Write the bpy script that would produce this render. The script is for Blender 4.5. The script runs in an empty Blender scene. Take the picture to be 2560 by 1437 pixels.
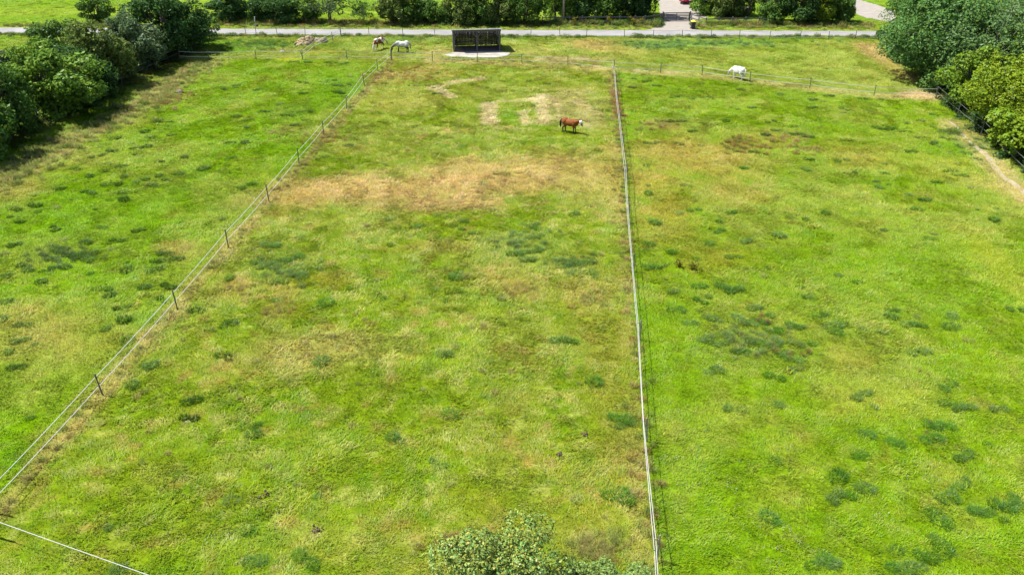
import bpy, bmesh, math, random
import numpy as np
from mathutils import Vector, Matrix, Euler

random.seed(7)
RNG = np.random.default_rng(11)
scene = bpy.context.scene
COL = scene.collection

# ------------------------------------------------------------------ camera, sky, sun, exposure
CAM_H, PITCH, FPX = 24.6, math.radians(29.9), 1991.0
cam_data = bpy.data.cameras.new('camera')
cam_data.lens, cam_data.sensor_width = 28.0, 36.0
cam_data.clip_start, cam_data.clip_end = 0.5, 5000
cam = bpy.data.objects.new('camera', cam_data)
cam.location = (0, 0, CAM_H)
cam.rotation_euler = (math.pi / 2 - PITCH, 0, 0)
COL.objects.link(cam)
scene.camera = cam

SUN_ELEV = math.radians(58)
SUN_D = Vector((0.973 * math.cos(SUN_ELEV), -0.231 * math.cos(SUN_ELEV), -math.sin(SUN_ELEV)))
world = bpy.data.worlds.new('World')
scene.world = world
world.use_nodes = True
nt = world.node_tree
nt.nodes.clear()
w_out = nt.nodes.new('ShaderNodeOutputWorld')
w_bg = nt.nodes.new('ShaderNodeBackground')
w_sky = nt.nodes.new('ShaderNodeTexSky')
w_sky.sky_type = 'NISHITA'
w_sky.sun_disc = False
w_sky.sun_elevation = SUN_ELEV
w_sky.sun_rotation = math.radians(-76.6)
w_bg.inputs['Strength'].default_value = 0.09
nt.links.new(w_sky.outputs[0], w_bg.inputs['Color'])
nt.links.new(w_bg.outputs[0], w_out.inputs['Surface'])

sun_data = bpy.data.lights.new('sun', 'SUN')
sun_data.energy, sun_data.angle, sun_data.color = 4.6, math.radians(0.53), (1.0, 0.96, 0.89)
sun = bpy.data.objects.new('sun', sun_data)
sun.rotation_euler = SUN_D.to_track_quat('-Z', 'Y').to_euler()
sun.location = (-60, 60, 90)
COL.objects.link(sun)

vs = scene.view_settings
vs.view_transform, vs.look, vs.gamma, vs.exposure = 'Standard', 'None', 1.0, 1.05
vs.use_curve_mapping = False

# ------------------------------------------------------------------ photo geometry: pixel -> ground
SP, CP = math.sin(PITCH), math.cos(PITCH)

def gnd(px, py):
    u, v = (px - 1280) / FPX, (py - 718.5) / FPX
    t = CAM_H / (SP + v * CP)
    return u * t, t * (CP - v * SP)

def mpp(py):
    """metres per photo pixel at ground row py, across and along the view"""
    t = CAM_H / (SP + (py - 718.5) / FPX * CP)
    return t / FPX, t * t * CP / (FPX * CAM_H) * (CP + SP * SP / CP)

# ------------------------------------------------------------------ value noise (numpy)
def _hash(ix, iy, seed):
    n = (ix * 374761393 + iy * 668265263 + seed * 1442695041).astype(np.int64)
    n = (n ^ (n >> 13)) * 1274126177
    n = n & 0x7fffffff
    return ((n ^ (n >> 16)) & 0xffff) / 65535.0

def vnoise(x, y, seed=0):
    ix, iy = np.floor(x).astype(np.int64), np.floor(y).astype(np.int64)
    fx, fy = x - ix, y - iy
    fx, fy = fx * fx * (3 - 2 * fx), fy * fy * (3 - 2 * fy)
    a, b = _hash(ix, iy, seed), _hash(ix + 1, iy, seed)
    c, d = _hash(ix, iy + 1, seed), _hash(ix + 1, iy + 1, seed)
    return (a * (1 - fx) + b * fx) * (1 - fy) + (c * (1 - fx) + d * fx) * fy

def fbm(x, y, seed=0, octv=4):
    s, amp, tot = 0.0, 1.0, 0.0
    for k in range(octv):
        s = s + amp * vnoise(x * 2 ** k + 17.3 * k, y * 2 ** k - 9.1 * k, seed + k)
        tot += amp
        amp *= 0.55
    return s / tot

def sstep(a, b, x):
    t = np.clip((x - a) / (b - a), 0, 1)
    return t * t * (3 - 2 * t)

K_LIGHT = 2.75                                   # lit radiance per albedo at this exposure

def alb(r, g, b):
    c = np.array([r, g, b]) / 255.0
    lin = np.where(c <= 0.04045, c / 12.92, ((c + 0.055) / 1.055) ** 2.4)
    return lin / K_LIGHT

def seg_dist(x, y, pts):
    d = np.full(np.shape(x), 1e9)
    for (ax, ay), (bx, by) in zip(pts[:-1], pts[1:]):
        dx, dy = bx - ax, by - ay
        t = np.clip(((x - ax) * dx + (y - ay) * dy) / (dx * dx + dy * dy), 0, 1)
        d = np.minimum(d, np.hypot(x - ax - t * dx, y - ay - t * dy))
    return d

def G(*pp):
    return [gnd(*p) for p in pp]

LEFT_DIV = G((-10, 1283), (978, 152))
MID_DIV = G((1690, 1990), (1535, 178))
CROSS = G((524, 151), (757, 151), (981, 151), (1193, 157), (1420, 167), (1533, 177), (1755, 190), (2024, 223), (2184, 241), (2340, 245))
HEDGE_FENCE = G((-60, 375), (30, 347), (305, 207), (388, 170), (470, 135))
RIGHT_FENCE = G((2340, 245), (2392, 295), (2450, 340), (2505, 392), (2590, 470))
ROAD_NEAR = G((-900, 83), (0, 83), (600, 87), (1280, 89), (1470, 91), (1580, 91), (1700, 90), (2200, 91), (3200, 92))
ROAD_FAR = G((-900, 69), (0, 69.5), (600, 73), (1280, 75.5), (1700, 77), (2200, 78.5), (3200, 80))
PATH_PTS = G((2372, 303), (2400, 330), (2435, 362), (2478, 405), (2520, 452), (2580, 500), (2680, 560))
DRY_EDGE = G((-120, 500), (0, 462), (70, 410), (170, 350), (300, 300), (380, 240), (450, 190), (520, 158))

def side(x, y, line):
    (ax, ay), (bx, by) = line[0], line[-1]
    return (x - ax) * (by - ay) - (y - ay) * (bx - ax)      # > 0 : to the right of the line

# tussocks read from the photograph: px, py, width px
TUSS = """406,305,60 363,333,22 432,338,28 376,346,26 288,346,30 516,364,24 574,358,28 614,361,22 632,345,24 371,365,22 346,369,30 281,378,26
338,391,28 238,391,34 456,395,22 581,396,26 398,405,28 188,423,36 266,408,15 296,418,26 261,432,22 226,443,22 306,444,18 401,438,22 444,440,22
511,425,24 366,450,24 413,454,28 376,469,22 276,463,50 604,472,24 626,464,22 303,485,26 313,500,26 148,473,30 225,480,50 45,525,40 85,518,25 48,557,35
135,572,34 258,567,38 346,578,38 296,601,34 213,607,30 43,609,40 150,628,50 185,640,60 225,634,45 135,645,40 220,652,40 411,636,40 395,655,40 440,650,40
65,670,60 113,679,35 150,670,60 103,706,32 253,725,50 281,733,30 12,692,28 12,758,26 303,769,36 308,799,34 8,797,25 60,815,44 50,855,46 43,921,42 320,858,30
363,715,28 419,715,46 406,752,44 313,675,30 386,677,44 559,893,52 376,916,40 496,778,36 569,810,36 336,963,34
740,687,56 697,707,35 665,668,50 700,650,60 640,655,40 950,743,40 812,765,34 1138,692,38 1108,890,60 803,905,36 873,368,36 800,398,30 738,315,30 1159,553,40
1036,573,25 1181,583,30 677,618,50 752,638,50 1041,317,25 1290,640,46 1328,632,60 1320,653,50 1433,535,44 1300,583,60 1340,575,40 1458,655,60 1430,660,50 1470,680,50 1135,693,42 1328,563,50
1700,304,28 1668,305,30 1768,312,20 1733,330,24 1930,306,22 1988,318,26 1941,327,24 1913,338,22 1990,336,34 2015,340,36 1835,347,20 1840,355,24 1970,333,24 2114,350,28
2200,322,36 2230,322,36 1695,359,26 1630,360,40 1848,380,24 1883,380,24 2020,398,28 1860,422,22 2016,426,22 2128,434,34 2213,436,26 1715,464,26 1621,485,24 1645,495,20
1695,533,20 1735,525,28 1830,533,28 1637,558,25 1805,553,22 1800,580,30 1868,605,32 2061,533,22 1773,611,26 1615,610,30 1678,633,30 1833,643,38 1743,648,18
1625,667,52 1805,722,52 1835,722,50 1750,720,46 1688,730,34 2003,718,42 2021,740,38 1748,758,42 1688,775,40 1890,770,36 1773,793,30 1725,805,42 1840,798,28 1900,805,38
1985,815,54 2060,795,44 2078,813,44 2090,833,30 1870,815,40 1765,850,50 1800,858,46 1938,830,46 1890,855,50 1925,862,50 2016,863,48 1853,880,48 1955,885,40 1985,905,50 1982,925,46
1938,945,42 1783,925,48 2146,988,48 2229,775,40 2148,710,20 2226,790,30 2296,881,48 2368,963,58 2375,1012,56 2405,1020,50 2501,1025,44 1950,1010,30 2165,1090,48 2243,1113,52
2138,1136,46 2335,1068,56 2362,1075,50 2326,1103,46 2408,1140,58 1945,1158,26 2095,1190,46 2090,1240,60 2115,1232,56 2160,1215,46 1919,1274,42 2363,1240,54 2408,1215,56
2432,1270,60 2460,1278,56 2500,1258,56 2530,1268,56 2335,1285,46 2363,1381,48 2310,1400,60 2285,1412,56 2240,1423,56 2045,1412,60 2080,1414,60 2543,1252,40
1840,1025,50 1545,1045,46 1560,1060,46 1540,1235,50 1560,1250,40 620,1070,50 640,1082,40 990,1090,46 1400,850,50 1420,856,40 1480,950,38 2485,552,26 2310,500,40 2290,525,34 2370,815,36
2270,810,44 2300,818,40 2545,775,36 1130,1050,34 1090,1155,54 770,1400,60 645,1405,56 470,1055,44 480,1000,60 2190,470,20 1560,730,20 2400,440,36 2440,400,30 1950,590,26 1880,205,20
2260,330,26 2300,345,30 2330,360,30 2280,380,26 2380,350,30 2420,385,30 2375,430,34 2340,455,30 760,208,40 820,205,40 855,215,46 735,155,22 772,156,22 830,158,30 860,160,26
760,235,26 850,232,30 700,260,24 660,280,30 720,290,40 760,280,36 620,300,24 590,290,20 640,228,22 560,225,22 590,215,22 1030,216,20 1095,235,28 1640,215,24 1580,200,22 1620,205,22 1730,247,20
1770,245,22 1690,243,24 1580,220,24 1850,225,22 2025,235,22 2070,240,26 2035,250,24 2160,247,26 1950,238,18 1880,270,22 1815,305,20 2110,275,22 2030,270,22"""
TUSS = [tuple(float(v) for v in t.split(',')) for t in TUSS.split()]

# coloured patches: px, py, rx, ry (photo pixels on the ground), colour, strength
PATCH = [
    (900, 480, 220, 42, (204, 178, 112), .8), (1180, 445, 260, 48, (210, 182, 118), .85), (1400, 425, 200, 50, (200, 180, 108), .75),
    (1120, 505, 180, 26, (212, 180, 124), .65), (1500, 470, 110, 70, (186, 176, 98), .5), (760, 480, 90, 34, (200, 172, 106), .65),
    (1700, 380, 150, 50, (184, 168, 84), .6), (1800, 400, 170, 50, (186, 170, 88), .55), (2150, 390, 110, 40, (184, 172, 84), .5),
    (1640, 470, 60, 60, (176, 162, 70), .6), (1830, 480, 120, 40, (184, 170, 90), .5), (1680, 560, 80, 60, (178, 160, 70), .45),
    (1660, 315, 60, 18, (184, 162, 92), .45), (1900, 345, 120, 30, (182, 164, 86), .45), (1780, 640, 120, 40, (170, 156, 62), .4),
    (860, 870, 170, 55, (188, 178, 100), .6), (740, 880, 110, 50, (186, 178, 102), .45), (130, 830, 130, 70, (184, 172, 92), .55),
    (60, 780, 70, 40, (190, 176, 100), .4), (260, 860, 110, 50, (172, 168, 76), .4), (1270, 690, 110, 40, (182, 164, 80), .4),
    (1480, 740, 70, 60, (184, 160, 88), .4), (1320, 720, 90, 40, (168, 152, 62), .4), (700, 720, 60, 30, (184, 158, 88), .4),
    (580, 720, 60, 40, (178, 150, 84), .45), (700, 770, 60, 40, (160, 140, 70), .45), (830, 700, 70, 25, (174, 146, 74), .4),
    (1090, 620, 90, 22, (190, 168, 96), .5), (460, 640, 60, 30, (186, 170, 98), .4), (430, 620, 60, 20, (188, 164, 100), .5),
    (620, 500, 60, 30, (182, 168, 98), .45), (1060, 180, 90, 18, (192, 166, 98), .5), (960, 195, 60, 20, (176, 160, 84), .5),
    (1000, 245, 120, 40, (176, 170, 84), .45), (1280, 230, 220, 40, (160, 172, 74), .5), (1430, 270, 80, 40, (190, 184, 118), .6),
    (1440, 240, 60, 18, (186, 182, 110), .5), (1480, 300, 40, 26, (192, 186, 124), .5),
    (1480, 112, 90, 14, (196, 172, 108), .75), (1560, 125, 90, 12, (188, 176, 96), .5), (1330, 130, 90, 10, (178, 176, 88), .5),
    (1420, 150, 140, 8, (206, 180, 130), .6), (2190, 135, 36, 26, (206, 180, 122), .9), (2160, 115, 40, 8, (204, 178, 116), .6),
    (2240, 175, 30, 20, (196, 176, 108), .6), (2290, 238, 70, 10, (214, 190, 152), .9), (2290, 195, 60, 8, (206, 184, 128), .4),
    (1090, 133, 50, 12, (190, 176, 110), .6), (1860, 865, 150, 70, (130, 156, 62), .35), (1560, 480, 40, 200, (176, 158, 78), .35),
    (2510, 470, 60, 40, (196, 184, 106), .7), (2450, 330, 60, 40, (190, 180, 96), .4), (2540, 700, 60, 200, (176, 180, 64), .4),
    (2400, 430, 110, 50, (166, 176, 72), .5), (2330, 420, 90, 40, (170, 176, 72), .4), (2420, 372, 60, 22, (118, 180, 20), .6),
    (560, 110, 60, 12, (110, 170, 40), .7), (650, 115, 90, 14, (112, 158, 62), .7), (590, 128, 60, 8, (104, 166, 20), .6),
    (720, 150, 40, 5, (176, 190, 20), .8), (810, 132, 50, 4, (188, 190, 20), .8), (700, 130, 60, 8, (150, 152, 70), .6), (745, 125, 50, 8, (142, 148, 72), .6),
    (850, 113, 70, 10, (120, 162, 54), .6), (1020, 100, 110, 8, (112, 152, 60), .7), (1760, 110, 200, 11, (112, 160, 68), .75),
    (1640, 115, 90, 13, (114, 160, 72), .7), (1950, 100, 200, 6, (120, 164, 30), .7), (1300, 97, 90, 7, (106, 150, 30), .7),
    (120, 620, 120, 40, (132, 150, 66), .4), (700, 660, 90, 40, (120, 150, 56), .5), (1330, 620, 130, 60, (130, 158, 62), .5),
    (860, 225, 60, 40, (112, 160, 40), .5), (730, 275, 80, 24, (120, 152, 64), .5), (1280, 295, 40, 16, (110, 160, 20), .6),
    (1520, 890, 70, 120, (156, 148, 58), .4), (1500, 1000, 60, 90, (158, 150, 58), .35), (760, 1130, 200, 60, (150, 172, 60), .3),
    (1180, 1250, 120, 40, (150, 158, 48), .4), (1450, 1310, 90, 60, (150, 152, 58), .4), (1480, 1370, 100, 50, (166, 160, 84), .4),
    (660, 1072, 24, 14, (160, 128, 70), .6), (470, 1050, 16, 6, (210, 205, 170), .7), (2080, 1220, 50, 30, (136, 160, 50), .4),
    (1960, 1230, 70, 40, (176, 176, 78), .4), (2200, 1010, 150, 60, (168, 176, 62), .35), (2130, 900, 70, 60, (176, 168, 72), .4),
    (30, 1150, 60, 40, (96, 150, 18), .5), (2300, 700, 200, 120, (122, 172, 24), .35), (230, 540, 220, 90, (112, 168, 6), .45),
    (2400, 1330, 200, 80, (122, 170, 16), .35), (1720, 950, 90, 120, (116, 164, 14), .35), (1740, 1200, 110, 140, (118, 166, 16), .35),
    (20, 440, 90, 60, (182, 174, 92), .5), (160, 390, 110, 40, (172, 170, 88), .5), (400, 245, 50, 26, (180, 172, 94), .5),
    (60, 475, 70, 40, (170, 164, 84), .6),
]
STRAW = [  # raked straw strips: polyline px, half width m, strength
    ([(1205, 197), (1140, 205), (1085, 222), (1130, 242)], .55, .9),
    ([(1222, 262), (1220, 306)], .75, .95), ([(1230, 258), (1340, 248)], .35, .8),
    ([(1352, 240), (1358, 308)], .6, .9), ([(1310, 282), (1312, 310)], .5, .8), ([(1385, 245), (1400, 300)], .4, .5),
    ([(1440, 255), (1500, 285)], .5, .6), ([(1410, 300), (1470, 318)], .5, .6), ([(1230, 318), (1330, 325)], .3, .3),
]

def ell(x, y, px, py, rx, ry, wob):
    cx, cy = gnd(px, py)
    mx, my = mpp(py)
    d = np.hypot((x - cx) / (rx * mx), (y - cy) / (ry * my))
    return 1 - sstep(.2, 1.4, d + wob * .8)

def field_colour(x, y):
    """albedo of the turf at ground points: paddocks, dry patches, straw, worn soil"""
    n1, n2 = fbm(x / 9, y / 9, 3), fbm(x / 2.6, y / 2.6, 23)
    n3, n4 = fbm(x / .8, y / .55, 41, 3), fbm(x / 4.5 + 50, y / 4.5, 77)
    L, M = side(x, y, LEFT_DIV), side(x, y, MID_DIV)
    cross_y = np.interp(x, [p[0] for p in CROSS], [p[1] for p in CROSS])
    beyond = y > cross_y
    road = np.interp(x, [p[0] for p in ROAD_FAR], [p[1] for p in ROAD_FAR])
    hed = side(x, y, [HEDGE_FENCE[1], HEDGE_FENCE[-1]])
    c = np.empty(x.shape + (3,))
    c[:] = alb(134, 162, 30)
    c[L < 0] = alb(124, 167, 12)
    c[M > 0] = alb(130, 166, 24)
    c[beyond] = alb(150, 172, 62)
    c[(hed < 0) & (x < 0)] = alb(130, 178, 34)
    c[y > road] = alb(138, 176, 50)

    def mix(col, w):
        nonlocal c
        w = np.clip(w, 0, 1)[..., None]
        c = c * (1 - w) + np.asarray(col) * w
    near = y < road
    mix(alb(176, 174, 84), sstep(.5, .78, n2) * .3 * near)
    mix(alb(160, 174, 76), sstep(.46, .72, n1) * .45 * near)
    mix(alb(164, 158, 70), sstep(.56, .78, n4) * .3 * (near & (M < 0) & (L > 0)))
    mix(alb(100, 152, 8), sstep(.55, .8, 1 - n2) * .35 * near)
    mix(alb(108, 146, 40), sstep(.6, .78, fbm(x / 1.6 + 9, y / 1.6, 5)) * .35 * near)
    midp = np.where((M < 0) & (L > 0), .9, .42)
    n5, n6 = fbm(x / .5 + 31, y / .42, 101, 3), fbm(x / .7 - 11, y / .6, 131, 3)
    mix(alb(206, 204, 122), sstep(.54, .74, n5) * .5 * near * midp)
    mix(alb(84, 132, 24), sstep(.56, .76, n6) * .45 * near * midp)
    mix(alb(186, 150, 92), sstep(.66, .8, fbm(x / .9 + 3, y / .8, 151, 3)) * .5 * near * midp)
    mix(alb(188, 208, 84), sstep(.45, .7, fbm(x / 30, y / 3.2, 91)) * .4 * ~near)
    wob = (fbm(x / 1.7, y / 1.7, 61) - .5) * 1.1
    for px, py, rx, ry, col, s in PATCH:
        mix(alb(*col), ell(x, y, px, py, rx, ry, wob) * s * (.75 + .5 * n2))
    for pts, hw, s in STRAW:
        mix(alb(214, 202, 148), (1 - sstep(hw * .7, hw * 1.5, seg_dist(x, y, G(*pts)) + wob * .5)) * s * (.5 + .9 * n3))
    # trodden lines under the cross fence, the fence lines and the dry hedge margin
    dc = seg_dist(x, y, CROSS)
    xr = (x > gnd(1060, 155)[0])
    mix(alb(206, 188, 130), (1 - sstep(.4, 1.5, dc + wob)) * .6 * xr * (.3 + n2))
    dm = seg_dist(x, y, MID_DIV)
    mix(alb(178, 166, 92), (1 - sstep(.5, 1.6, dm + wob)) * sstep(.35, .6, n4) * .45 * (M < 0))
    mix(alb(104, 150, 16), (1 - sstep(.3, 1.0, dm + wob * .4)) * .6 * (M > 0))
    dl = seg_dist(x, y, LEFT_DIV)
    mix(alb(186, 172, 104), (1 - sstep(.2, .9, dl + wob)) * .6)
    mix(alb(164, 170, 84), (1 - sstep(1.0, 3.0, seg_dist(x, y, DRY_EDGE) + wob * 2)) * .75)
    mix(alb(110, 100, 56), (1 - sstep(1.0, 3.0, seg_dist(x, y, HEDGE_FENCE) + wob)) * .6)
    # verges
    rn = np.interp(x, [p[0] for p in ROAD_NEAR], [p[1] for p in ROAD_NEAR])
    mix(alb(158, 172, 66), (1 - sstep(1.5, 3.2, y - road + wob * 2)) * (y > road) * .6)
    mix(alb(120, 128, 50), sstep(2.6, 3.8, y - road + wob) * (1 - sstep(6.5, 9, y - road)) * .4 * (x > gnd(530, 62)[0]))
    mix(alb(116, 142, 56), (1 - sstep(.5, 2.2, rn - y + wob)) * (y < rn) * .7)
    mix(alb(206, 190, 130), (1 - sstep(.5, 1.8, seg_dist(x, y, PATH_PTS) + wob)) * .6)
    c *= (.90 + .34 * n3)[..., None] * np.array([1.0, .985, .84])
    return np.clip(c, .002, .8)

def rocky(x, y):
    """True where no grass may grow: road, driveways, slab, path"""
    rn = np.interp(x, [p[0] for p in ROAD_NEAR], [p[1] for p in ROAD_NEAR])
    rf = np.interp(x, [p[0] for p in ROAD_FAR], [p[1] for p in ROAD_FAR])
    bad = (y > rn - .12) & (y < rf + .15)
    for poly in (DRIVE, DRIVE_2, SLAB, SHED):
        bad |= inside(x, y, poly)
    return bad | (seg_dist(x, y, PATH_PTS) < .2)

def inside(x, y, poly):
    r = np.zeros(np.shape(x), bool)
    n = len(poly)
    for i in range(n):
        (x1, y1), (x2, y2) = poly[i], poly[(i + 1) % n]
        if y1 == y2:
            continue
        r ^= ((y1 > y) != (y2 > y)) & (x < (x2 - x1) * (y - y1) / (y2 - y1) + x1)
    return r

DRIVE = G((1612, 77.5), (1648, 66), (1658, 56), (1652, 40), (1648, 20), (1644, -14), (1742, -14), (1738, 6), (1750, 26), (1770, 44), (1736, 52), (1726, 60), (1727, 70), (1760, 77.7))
DRIVE_2 = G((2130, -2), (2150, 1), (2190, 12), (2240, 30), (2240, 58), (2190, 50), (2160, 44), (2138, 34))
SLAB = G((1108, 138), (1134, 132), (1160, 130), (1250, 129), (1276, 133.5), (1268, 141), (1240, 145), (1180, 145.5), (1125, 143))

def _shed(depth=3.3):
    (x0, y0), (x1, y1) = gnd(1135, 131.5), gnd(1251, 128.5)
    l = math.dist((x0, y0), (x1, y1))
    nx_, ny_ = -(y1 - y0) / l * depth, (x1 - x0) / l * depth
    return [(x0, y0), (x1, y1), (x1 + nx_, y1 + ny_), (x0 + nx_, y0 + ny_)]
SHED = _shed()

# ------------------------------------------------------------------ materials
MATS = {}

def newmat(name):
    m = bpy.data.materials.new(name)
    m.use_nodes = True
    n = m.node_tree
    n.nodes.clear()
    out = n.nodes.new('ShaderNodeOutputMaterial')
    return m, n, out

def noisy(name, col, var=.25, scale=8.0, rough=.85, metallic=0.0, bump=.15, stretch=(1, 1, 1), spec=.3):
    """a plain surface with grain: the colour breaks up by object-space noise"""
    if name in MATS:
        return MATS[name]
    m, n, out = newmat(name)
    b = n.nodes.new('ShaderNodeBsdfPrincipled')
    tc, mp = n.nodes.new('ShaderNodeTexCoord'), n.nodes.new('ShaderNodeMapping')
    mp.inputs['Scale'].default_value = stretch
    tx = n.nodes.new('ShaderNodeTexNoise')
    tx.inputs['Scale'].default_value, tx.inputs['Detail'].default_value = scale, 6
    rp = n.nodes.new('ShaderNodeValToRGB')
    rp.color_ramp.elements[0].position, rp.color_ramp.elements[1].position = .3, .7
    rp.color_ramp.elements[0].color = (*[c * (1 - var) for c in col], 1)
    rp.color_ramp.elements[1].color = (*[min(1, c * (1 + var)) for c in col], 1)
    bp = n.nodes.new('ShaderNodeBump')
    bp.inputs['Strength'].default_value, bp.inputs['Distance'].default_value = bump, .03
    b.inputs['Roughness'].default_value, b.inputs['Metallic'].default_value = rough, metallic
    b.inputs['Specular IOR Level'].default_value = spec
    L = n.links.new
    L(tc.outputs['Object'], mp.inputs[0]); L(mp.outputs[0], tx.inputs['Vector'])
    L(tx.outputs['Fac'], rp.inputs[0]); L(rp.outputs[0], b.inputs['Base Color'])
    L(tx.outputs['Fac'], bp.inputs['Height']); L(bp.outputs[0], b.inputs['Normal'])
    L(b.outputs[0], out.inputs[0])
    MATS[name] = m
    return m

def attr_mat(name, attr, kind, transl=.0, noise=None, vary='shade', up=0.0, gloss=.035):
    """diffuse plant surface coloured by a mesh or instance attribute (and by the leaf's own shade)"""
    m, n, out = newmat(name)
    L = n.links.new
    a = n.nodes.new('ShaderNodeAttribute')
    a.attribute_type, a.attribute_name = kind, attr
    col = a.outputs['Color']
    if noise:
        tc = n.nodes.new('ShaderNodeTexCoord')
        acc = None
        for sc, lo, hi, st in noise:
            mp = n.nodes.new('ShaderNodeMapping'); mp.inputs['Scale'].default_value = st
            tx = n.nodes.new('ShaderNodeTexNoise')
            tx.inputs['Scale'].default_value, tx.inputs['Detail'].default_value = sc, 5
            mr = n.nodes.new('ShaderNodeMapRange')
            mr.inputs['From Min'].default_value, mr.inputs['From Max'].default_value = .3, .7
            mr.inputs['To Min'].default_value, mr.inputs['To Max'].default_value = lo, hi
            L(tc.outputs['Object'], mp.inputs[0]); L(mp.outputs[0], tx.inputs['Vector']); L(tx.outputs['Fac'], mr.inputs[0])
            mul = n.nodes.new('ShaderNodeVectorMath'); mul.operation = 'SCALE'
            L(col, mul.inputs[0]); L(mr.outputs[0], mul.inputs['Scale'])
            col = mul.outputs[0]
            acc = tx.outputs['Fac']
    if vary:
        v = n.nodes.new('ShaderNodeAttribute'); v.attribute_type, v.attribute_name = 'GEOMETRY', vary
        mul = n.nodes.new('ShaderNodeMix'); mul.data_type, mul.blend_type = 'RGBA', 'MULTIPLY'
        mul.inputs[0].default_value = 1
        L(col, mul.inputs[6]); L(v.outputs['Color'], mul.inputs[7])
        col = mul.outputs[2]
    d = n.nodes.new('ShaderNodeBsdfDiffuse')
    L(col, d.inputs[0])
    last = d.outputs[0]
    if up:                                        # soft blades: the surface normal leans to the sward's own
        ge = n.nodes.new('ShaderNodeNewGeometry')
        nm = n.nodes.new('ShaderNodeMix'); nm.data_type = 'VECTOR'; nm.inputs[0].default_value = up
        nm.inputs[5].default_value = (0, 0, 1)
        nz = n.nodes.new('ShaderNodeVectorMath'); nz.operation = 'NORMALIZE'
        L(ge.outputs['Normal'], nm.inputs[4]); L(nm.outputs[1], nz.inputs[0]); L(nz.outputs[0], d.inputs['Normal'])
    if noise:
        bp = n.nodes.new('ShaderNodeBump'); bp.inputs['Strength'].default_value, bp.inputs['Distance'].default_value = .6, .06
        L(acc, bp.inputs['Height']); L(bp.outputs[0], d.inputs['Normal'])
    if transl:
        t = n.nodes.new('ShaderNodeBsdfTranslucent'); L(col, t.inputs[0])
        mx = n.nodes.new('ShaderNodeMixShader'); mx.inputs[0].default_value = transl
        L(last, mx.inputs[1]); L(t.outputs[0], mx.inputs[2])
        g = n.nodes.new('ShaderNodeBsdfGlossy'); g.inputs['Roughness'].default_value = .45
        g.inputs[0].default_value = (.8, .85, .9, 1)
        mg = n.nodes.new('ShaderNodeMixShader'); mg.inputs[0].default_value = gloss
        L(mx.outputs[0], mg.inputs[1]); L(g.outputs[0], mg.inputs[2])
        last = mg.outputs[0]
    L(last, out.inputs[0])
    return m

M_GROUND = attr_mat('pasture_soil_and_turf', 'tint', 'GEOMETRY', noise=[(2.2, .75, 1.3, (1, 1.5, 1)), (9, .7, 1.3, (1, 1.4, 1))], vary=None)
M_BLADE = attr_mat('grass_blades', 'tint', 'INSTANCER', transl=.2, up=.65, gloss=.012)

def leaf_mat(name='foliage', transl=.3, up=.3, gloss=.012):
    m = attr_mat(name, 'tint', 'OBJECT', transl=transl, up=up, gloss=gloss)
    n = m.node_tree
    oi = n.nodes.new('ShaderNodeObjectInfo')
    for l in list(n.links):
        if l.from_node.type == 'ATTRIBUTE' and l.from_node.attribute_name == 'tint':
            to = l.to_socket
            n.links.new(oi.outputs['Color'], to)
    return m
M_LEAF = leaf_mat()
M_LEAF_NEAR = leaf_mat('glossy_grey_green_leaves', .12, 0.0, .022)
M_BARK = noisy('grey_brown_bark', (.10, .085, .065), .4, 14, bump=.5)
M_PALEBARK = noisy('pale_bark', (.42, .40, .34), .25, 14, bump=.3)
M_POST = noisy('weathered_post_wood', (.10, .10, .085), .35, 20, stretch=(4, 4, .6), bump=.3)
M_POSTLT = noisy('pale_post_wood', (.24, .21, .17), .3, 20, stretch=(4, 4, .6), bump=.3)
M_TAPE = noisy('white_fence_tape', (.42, .42, .39), .08, 5, rough=.5, bump=0)
M_TAPE_NEW = noisy('bright_fence_tape', (.72, .72, .68), .06, 5, rough=.5, bump=0)
M_WIRE = noisy('grey_fence_wire', (.2, .2, .19), .1, 5, rough=.5, bump=0)
M_INS = noisy('dark_insulator', (.05, .035, .03), .2, 30, rough=.5)
M_BOARD = noisy('dark_stained_board', (.045, .038, .036), .4, 7, stretch=(9, 9, .7), bump=.3)
M_TIMBER = noisy('grey_weathered_timber', (.11, .10, .095), .3, 9, stretch=(6, 6, .7), bump=.3)
M_ROOF = noisy('grey_corrugated_sheet', (.17, .17, .185), .3, 2.2, rough=.5, bump=.05)
M_CONC = noisy('pale_concrete', (.35, .32, .275), .24, 1.1, bump=.1)
M_ROAD = noisy('worn_pale_asphalt', (.25, .24, .24), .16, .35, bump=.1)
M_GRAVEL = noisy('pale_gravel', (.28, .25, .21), .12, 1.2, bump=.3)
M_DIRT = noisy('dry_trodden_soil', (.30, .25, .165), .2, 2.5, bump=.3)
M_RAIL = noisy('grey_rail_wood', (.11, .105, .105), .3, 9, stretch=(2, 2, 2), bump=.2)
M_GATE = noisy('brown_grey_gate_wood', (.10, .085, .085), .25, 9, bump=.2)
M_HAY = noisy('dry_hay', (.31, .24, .135), .35, 9, bump=1.0)
M_HAYGREY = noisy('old_grey_hay', (.26, .22, .14), .4, 9, bump=1.0)
M_BIN = noisy('dark_green_black_plastic', (.022, .026, .03), .1, 5, rough=.45, bump=0)
M_BINLID = noisy('yellow_plastic_lid', (.75, .62, .07), .06, 5, rough=.4, bump=0)
M_WHITE = noisy('white_plastic', (.7, .7, .68), .06, 6, rough=.5, bump=0)
M_TYRE = noisy('black_rubber', (.02, .02, .02), .1, 9, bump=.05)
M_RED = noisy('red_car_paint', (.42, .006, .02), .05, 3, rough=.25, bump=0, spec=.6)
M_SILVER = noisy('silver_car_paint', (.35, .36, .38), .06, 3, rough=.3, metallic=.5, bump=0)
M_GLASS = noisy('dark_car_glass', (.02, .024, .03), .1, 3, rough=.1, bump=0, spec=.8)
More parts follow.
